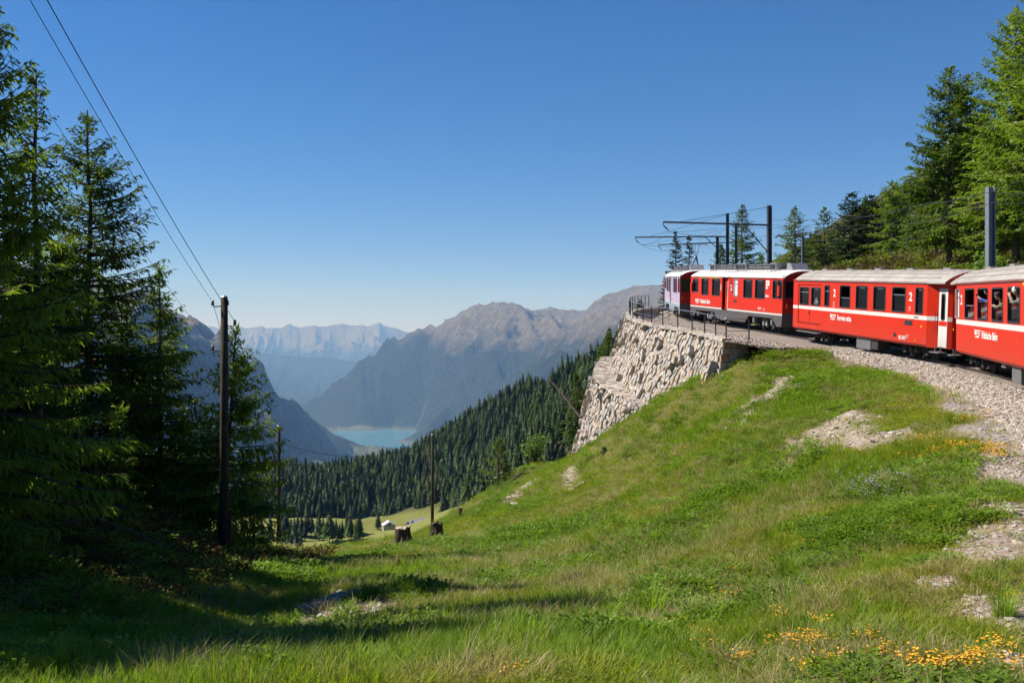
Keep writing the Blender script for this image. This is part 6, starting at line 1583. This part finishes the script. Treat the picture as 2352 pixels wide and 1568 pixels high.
wire(e1[2], beyond(e1[2], P(118, 230, 18), 1.8), .3, 'faint third wire running behind the spruce tops on the left', .005)
wire(e1[1], e2[0], .8, 'wire dropping from the tall pole to the middle pole', .009); wire(e1[0], e2[2], 1.0, 'lower wire between the tall pole and the middle pole', .007)
wire(e2[1], e3[0], 1.2, 'upper wire sagging across the lake between two poles', .014); wire(e2[2], e3[2], 1.3, 'lower wire between the middle and farthest poles', .012)

# ------------------------------------------------------------------ catenary masts and wires
M_MAST = plain('mast_steel', (.075, .08, .088), .45, .4, .2, 3); M_MASTL = plain('mast_steel_light', (.20, .22, .25), .45, .3, .15, 3)
def mast(u, Y, topv, w, label, arm=None, mat=None, hbeam=True, brace=True):
    """arm: (tip column, height row at mast, row at tip)"""
    x = (u-1176)/F*Y; zt_ = (784-topv)/F*Y; g = min(ground(x, Y), mid_np(np.array([x]), np.array([Y]))[0] if Y > 132 else 1e9)
    c, t_, l = trk(Y); rz = math.atan2(t_[1], t_[0])
    root = empty('catenary_mast', (x, Y, g), (0, 0, 0), label, 'mast', 'catenary masts'); h = zt_-g; mat = mat or M_MAST
    R3 = Matrix.Rotation(rz, 3, 'Z')
    def T(p): return R3 @ Vector(p)
    m = MB()
    for (a, b, e, f) in ((-w/2, w/2, -w/2, -w/2+w*.16), (-w/2, w/2, w/2-w*.16, w/2), (-w*.08, w*.08, -w/2+w*.16, w/2-w*.16)):
        m.add([T(v) for v in [(a, e, -.4), (b, e, -.4), (b, f, -.4), (a, f, -.4), (a, e, h), (b, e, h), (b, f, h), (a, f, h)]], [(0,3,2,1),(4,5,6,7),(0,1,5,4),(1,2,6,5),(2,3,7,6),(3,0,4,7)])
    m.build('post', mat, root)
    MB().add([T(v) for v in [(-w*.8, -w*.8, -.3), (w*.8, -w*.8, -.3), (w*.8, w*.8, -.3), (-w*.8, w*.8, -.3), (-w*.8, -w*.8, .12), (w*.8, -w*.8, .12), (w*.8, w*.8, .12), (-w*.8, w*.8, .12)]], [(0,3,2,1),(4,5,6,7),(0,1,5,4),(1,2,6,5),(2,3,7,6),(3,0,4,7)]).build('foot', M_BOX, root)
    tip = None
    if arm:
        tu, va, vt_ = arm; za = (784-va)/F*Y-g
        d = Vector((l[0], l[1], 0)); k = (tu-1176)/F; L = (k*Y-x)/(d.x-k*d.y); tipw = Vector((x+d.x*L, Y+d.y*L, 0)); zt2 = (784-vt_)/F*tipw.y-g
        tip = Vector((tipw.x-x, tipw.y-Y, zt2)); a0 = Vector((0, 0, za))
        ar = MB().tube([a0, tip], .065, 6).build('arm', mat, root)
        MB().tube([Vector((0, 0, h-.1)), a0.lerp(tip, .84)+Vector((0, 0, .05))], .014, 4).build('stay_wire', M_WIRE, root)
        if brace: MB().tube([Vector((0, 0, za-1.9)), a0.lerp(tip, .24)], .04, 5).build('brace', mat, root)
        q = tip+Vector((0, 0, -.08)); dn = tip+(a0-tip).normalized()*.5+Vector((0, 0, -.45))
        MB().tube([tip, tip+Vector((0, 0, -.22))], .03, 5).build('hanger', M_IRON, ar)
        dd = (dn-tip)
        MB().tube([tip+Vector((0, 0, -.2))+dd*f for f in (0, .12, .2, .28, .36, .44, .52, .6, .68, 1)], [.02, .02, .07, .03, .07, .03, .07, .03, .02, .015], 6).build('insulator', M_INS, ar)
        tip = Vector((x, Y, g))+dn+Vector((0, 0, -.2))
    return Vector((x, Y, g+h)), tip
ta, tipa = mast(1767, 66, 472, .27, 'tallest dark catenary mast, behind the front of the red railcar', (1523, 517, 510))
tb_, tipb = mast(1671, 86, 490, .26, 'second tallest dark mast with an arm reaching farthest left', (1459, 543, 545))
tc, tipc = mast(1691, 104, 515, .25, 'dark mast just right of the second tallest mast', (1512, 556, 562), brace=False)
td, _ = mast(1648, 97, 545, .28, 'short dark mast left of the other catenary masts')
tr_, _ = mast(2275, 42.5, 430, .31, 'grey steel mast standing behind the second coach', None, M_MASTL)
te, _ = mast(1844.5, 82, 543, .2, 'slim grey double post beside the pantograph of the red railcar', None, M_MASTL)
tf, _ = mast(2086, 92, 533, .2, 'short grey post on the heath bank', None, M_MASTL)
def cpt(Y, dz, off=0.0):
    c, t_, l = trk(Y); return Vector((c[0]+l[0]*off, c[1]+l[1]*off, c[2]+dz))
sup = [4, 23, 42.5, 66, 86, 104, 118]
ct = []; mg = []
for Y in sup: ct.append(cpt(Y, 5.72, .25)); mg.append(cpt(Y, 6.55, .25))
wire_l = []
o = MB()
for a, b in zip(ct[:-1], ct[1:]): o.tube([a, b], .010, 4, False)
tag(o.build('contact_wire', M_WIRE), 'lower contact wire above the train that the pantographs touch', 'wire', 'catenary wires')
o = MB(); dr = MB()
for a, b, c_, d_ in zip(mg[:-1], mg[1:], ct[:-1], ct[1:]):
    pts_ = [a.lerp(b, i/12)-Vector((0, 0, 4*.45*(i/12)*(1-i/12))) for i in range(13)]; o.tube(pts_, .010, 4, False)
mo_ = tag(o.build('messenger_wire', M_WIRE), 'upper carrying wire above the contact wire of the train', 'wire', 'catenary wires')
for a, b, c_, d_ in zip(mg[:-1], mg[1:], ct[:-1], ct[1:]):
    for i in (2, 4, 6, 8, 10):
        p_ = a.lerp(b, i/12)-Vector((0, 0, 4*.45*(i/12)*(1-i/12))); MB().tube([p_, c_.lerp(d_, i/12)], .006, 4, False).build('dropper', M_WIRE, mo_)
for tp, Y in ((tipa, 66), (tipb, 86), (tipc, 104)):
    wire(tp, cpt(Y, 5.75, .25), .05, {66: 'pull off wire from the arm of the tallest mast', 86: 'pull off wire from the farthest reaching mast arm', 104: 'pull off wire from the arm of the rear mast'}[Y], .012, 6)
    wire(tp, cpt(Y+3, 6.55, .25), .05, {66: 'upper pull off wire from the arm of the tallest mast', 86: 'upper pull off wire from the farthest reaching mast arm', 104: 'upper pull off wire from the arm of the rear mast'}[Y], .010, 6)
wire(tipa, tipb, .2, 'wire linking the arm tips of the two tallest masts', .012); wire(tipb, tipc, .15, 'wire linking the tips of the far mast arms', .012)
q = tr_+Vector((0, 0, -.15)); wire(ta+Vector((0, 0, -.9)), q, .5, 'highest feeder wire from the tallest dark mast to the grey mast', .010)
wire(ta+Vector((0, 0, -1.25)), q+Vector((0, 0, -.5)), .55, 'middle feeder wire from the tallest dark mast to the grey mast', .010)
wire(q, P(2500, 432, 24), .15, 'feeder wire leaving the grey mast to the right', .010); wire(q+Vector((0, 0, -.5)), P(2500, 440, 24), .15, 'lower feeder wire leaving the grey mast to the right', .010)
for k, (p0, p1) in enumerate([(P(2230, 472, 42), P(2262, 466, 42.3)), (P(2232, 482, 42), P(2262, 478, 42.3))]):
    m_ = MB().tube([p0.lerp(p1, f) for f in (0, .15, .3, .45, .6, .75, 1)], [.02, .06, .03, .06, .03, .06, .02], 6).build('insulator', M_INS); tag(m_, ('upper', 'lower')[k]+' insulator fixed to the left side of the grey mast', 'insulator')

# a black cable lying at the wall end
a = Vector((11.8, 49.2, .0)); pts_ = [a, P(1722, 800, 47.5), P(1735, 812, 46.6), P(1755, 822, 45.5)]
for p_ in pts_[1:]: p_.z = ground(p_.x, p_.y)+.06
tag(MB().tube(pts_, .022, 5).build('cable', M_BLK, None, True), 'black cable running from the wall end over the boulder', 'cable')

# ------------------------------------------------------------------ passengers leaning out
M_SKIN = plain('skin', (.48, .27, .19), .55, 0, .06); M_JK = [plain('olive_jacket', (.14, .135, .085), .85, 0, .2, 8), plain('blue_shirt', (.07, .08, .36), .8, 0, .15, 8), plain('grey_jumper', (.20, .19, .15), .85, 0, .2, 8)]
M_HAIRG = plain('grey_hair', (.52, .50, .48), .8, 0, .2, 30); M_HAIRB = plain('brown_hair', (.05, .032, .02), .7, 0, .3, 30); M_CAP = plain('dark_cap', (.03, .03, .035), .7, 0, .2); M_CAMB = plain('camera_black', (.02, .02, .022), .35, 0, .2)
def skinned(name, verts, edges, radii, mat, parent, sub=1):
    me = bpy.data.meshes.new(name); me.from_pydata(verts, edges, []); me.materials.append(mat); o = link(bpy.data.objects.new(name, me), parent)
    md_ = o.modifiers.new('skin', 'SKIN'); md_.use_smooth_shade = True
    for i, v in enumerate(me.skin_vertices[0].data): v.radius = (radii[i], radii[i]) if not isinstance(radii[i], tuple) else radii[i]; v.use_root = (i == 0)
    s_ = o.modifiers.new('sub', 'SUBSURF'); s_.levels = sub; s_.render_levels = sub; return o
def head_mesh(mat):
    bm = bmesh.new(); bmesh.ops.create_uvsphere(bm, u_segments=16, v_segments=12, radius=1)
    for v in bm.verts:
        x, y, z = v.co
        j = 1-.22*max(0, -z)**1.2
        v.co = Vector((x*.098*(1 if x < 0 else 1.02)*j, y*.076*j, z*.122))
        if x > .8 and abs(y) < .25 and -.35 < z < .15: v.co.x += .022*(1-abs(y)/.25)
    me = bpy.data.meshes.new('head'); bm.to_mesh(me); bm.free(); me.materials.append(mat)
    me.polygons.foreach_set('use_smooth', [True]*len(me.polygons)); return me
def person(win, out, turn, jk, hair, label, arms, cap=False):
    """stands inside the coach, chest at the open window; x = along the car, y = out of the window"""
    a, b, c, d, m_ = win; zs_ = c+(d-c)*(.42 if m_ == 'low' else .57); cx = (a+b)/2
    root = empty('person', (0, 0, 0), (0, 0, 0), label, 'person', 'passengers at the open windows'); root.matrix_world = coach_b.matrix_world @ Matrix.Translation((cx, HW, zs_))
    # origin: top edge of the lowered pane; feet on the coach floor
    fl = 1.0-zs_
    hd = Vector((-.02, out, .36)); nk = Vector((0, out-.10, .20)); ch = Vector((0, out-.22, .02)); pv_ = Vector((0, out-.38, -.42))
    V = [pv_, (0, out-.30, -.2), ch, nk, hd]; E = [(0, 1), (1, 2), (2, 3), (3, 4)]; Rr = [.15, .14, .15, .055, .075]
    JV = [pv_, (0, out-.30, -.2), ch, (0, out-.12, .15)]; JE = [(0, 1), (1, 2), (2, 3)]; JR = [.17, .165, .175, .075]
    for s in (-1, 1):
        hip = Vector((s*.09, out-.38, -.5)); n = len(V)
        V += [hip, (s*.10, out-.36, (fl-.5)/2), (s*.10, out-.38, fl+.08), (s*.10, out-.26, fl+.04)]; E += [(0, n), (n, n+1), (n+1, n+2), (n+2, n+3)]; Rr += [.10, .065, .045, .04]
    for s, el, wr, fdir in arms:
        sh = Vector((s*.19, out-.20, .10)); n = len(V); el = Vector(el); wr = Vector(wr); f = Vector(fdir).normalized()
        V += [sh, el, wr, wr+f*.07]; E += [(2, n), (n, n+1), (n+1, n+2), (n+2, n+3)]; Rr += [.062, .045, .03, .034]
        JV += [sh, el, wr-f*.01]; k = len(JV)-3; JE += [(2, k), (k, k+1), (k+1, k+2)]; JR += [.085, .062, .05]
        sd = f.cross(Vector((0, 0, 1))).normalized(); pm_ = wr+f*.08
        for q_ in range(4):
            k = len(V); b0 = pm_+sd*(-.027+.018*q_); Lq = (.030, .034, .032, .026)[q_]
            V += [b0, b0+f*Lq+Vector((0, 0, .004)), b0+f*Lq*1.8+Vector((0, 0, -.012)), b0+f*Lq*2.3+Vector((0, 0, -.03))]; E += [(n+3, k), (k, k+1), (k+1, k+2), (k+2, k+3)]; Rr += [.010, .009, .009, .008]
        k = len(V); V += [wr+f*.03-sd*.035, wr+f*.065-sd*.055, wr+f*.095-sd*.05]; E += [(n+2, k), (k, k+1), (k+1, k+2)]; Rr += [.011, .010, .009]
    skinned('body', [tuple(v) for v in V], E, Rr, M_SKIN, root); skinned('jacket', [tuple(v) for v in JV], JE, JR, jk, root)
    h = link(bpy.data.objects.new('head', HEAD), root); h.location = hd; h.rotation_euler = (0, 0, turn)
    R3 = Matrix.Rotation(turn, 3, 'Z')
    hm = bmesh.new(); bmesh.ops.create_uvsphere(hm, u_segments=16, v_segments=10, radius=1)
    for v in list(hm.verts):
        if v.co.z < -.45 or (v.co.x > .45 and v.co.z < .45): hm.verts.remove(v)
    for v in hm.verts: v.co = Vector((v.co.x*.108, v.co.y*.086, v.co.z*.130+.006))
    hme = bpy.data.meshes.new('hair'); hm.to_mesh(hme); hm.free(); hme.materials.append(hair); ho = link(bpy.data.objects.new('hair', hme), h)
    fm_ = MB()
    for s in (-1, 1): MB().disc((.094, s*.030, .01), (1, 0, 0), .010, .01, 8).build('eye', M_CAMB, h); MB().disc((-.0, s*.078, -.005), (0, 1, 0), .026, .014, 10).build('ear', M_SKIN, h)
    MB().box(.088, .098, -.022, .022, -.058, -.050).build('mouth', M_ENDR, h)
    if cap:
        MB().tube([(0, 0, .03), (0, 0, .07), (0, 0, .115), (0, 0, .14)], [.108, .112, .09, .03], 14).build('cap', M_CAP, h); MB().prism([(.06, -.07, .05), (.17, -.05, .045), (.17, .05, .045), (.06, .07, .05)], (0, 0, .012)).build('cap_peak', M_CAP, h)
    return root
HEAD = head_mesh(M_SKIN)
# windows w2[1], w2[2], w2[3]; +x is towards the front of the train
person(w2[1], -.12, .4, M_JK[1], M_HAIRB, 'passenger in blue holding a phone at the third window of the right coach', [(1, (.24, -.12, -.02), (.14, .10, .13), (-.5, .2, .5)), (-1, (-.22, -.14, -.02), (-.02, .10, .12), (.5, .2, .5))])
person(w2[2], .0, .3, M_JK[0], M_HAIRB, 'passenger in an olive jacket and dark cap leaning out of the right coach', [(1, (.24, -.02, -.06), (.05, .10, .06), (-.9, .1, .1)), (-1, (-.26, .05, -.02), (-.06, .12, .05), (.9, .05, .1))], True)
person(w2[3], -.02, .2, M_JK[2], M_HAIRG, 'grey haired passenger aiming a camera from the rightmost window', [(1, (.26, -.06, -.04), (.17, .06, .22), (.2, 0, .8)), (-1, (-.16, .06, -.02), (.06, .10, .22), (.6, -.1, .6))])
def hand_held(win, loc, name, label, big):
    a, b, c, d, m_ = win; zs_ = c+(d-c)*(.42 if m_ == 'low' else .57)
    root = empty(name, (0, 0, 0), (0, 0, 0), label, 'camera' if big else 'phone'); root.matrix_world = coach_b.matrix_world @ Matrix.Translation(((a+b)/2+loc[0], HW+loc[1], zs_+loc[2]))
    if big:
        MB().cbox(-.035, .035, -.07, .07, -.045, .045, .012).build('camera_body', M_CAMB, root); MB().tube([(.03, 0, 0), (.10, 0, 0), (.17, 0, 0)], [.036, .036, .042], 14).build('lens', M_CAMB, root); MB().cbox(-.03, .02, -.025, .025, .045, .07, .005).build('viewfinder', M_CAMB, root)
        MB().disc((.171, 0, 0), (1, 0, 0), .034, .004, 14).build('lens_glass', M_GLS, root)
    else:
        MB().cbox(-.006, .006, -.075, .075, -.037, .037, .003).build('phone_case', M_CAMB, root); MB().box(-.008, -.0065, -.07, .07, -.033, .033).build('phone_screen', M_GLS, root)
hand_held(w2[3], (.20, .04, .34), 'camera', 'black camera with a lens held out of the rightmost window', True)
hand_held(w2[1], (.06, .13, .22), 'mobile_phone', 'dark phone held up at the third window of the right coach', False)
# yellow diamond at the coach joint
yd = MB().prism([(0, 0, -.17), (0, .14, 0), (0, 0, .17), (0, -.14, 0)], (-.012, 0, 0)); o = yd.build('warning_diamond', M_YEL, coach_a); o.location = (-L1/2-1.26, .78, 2.55)
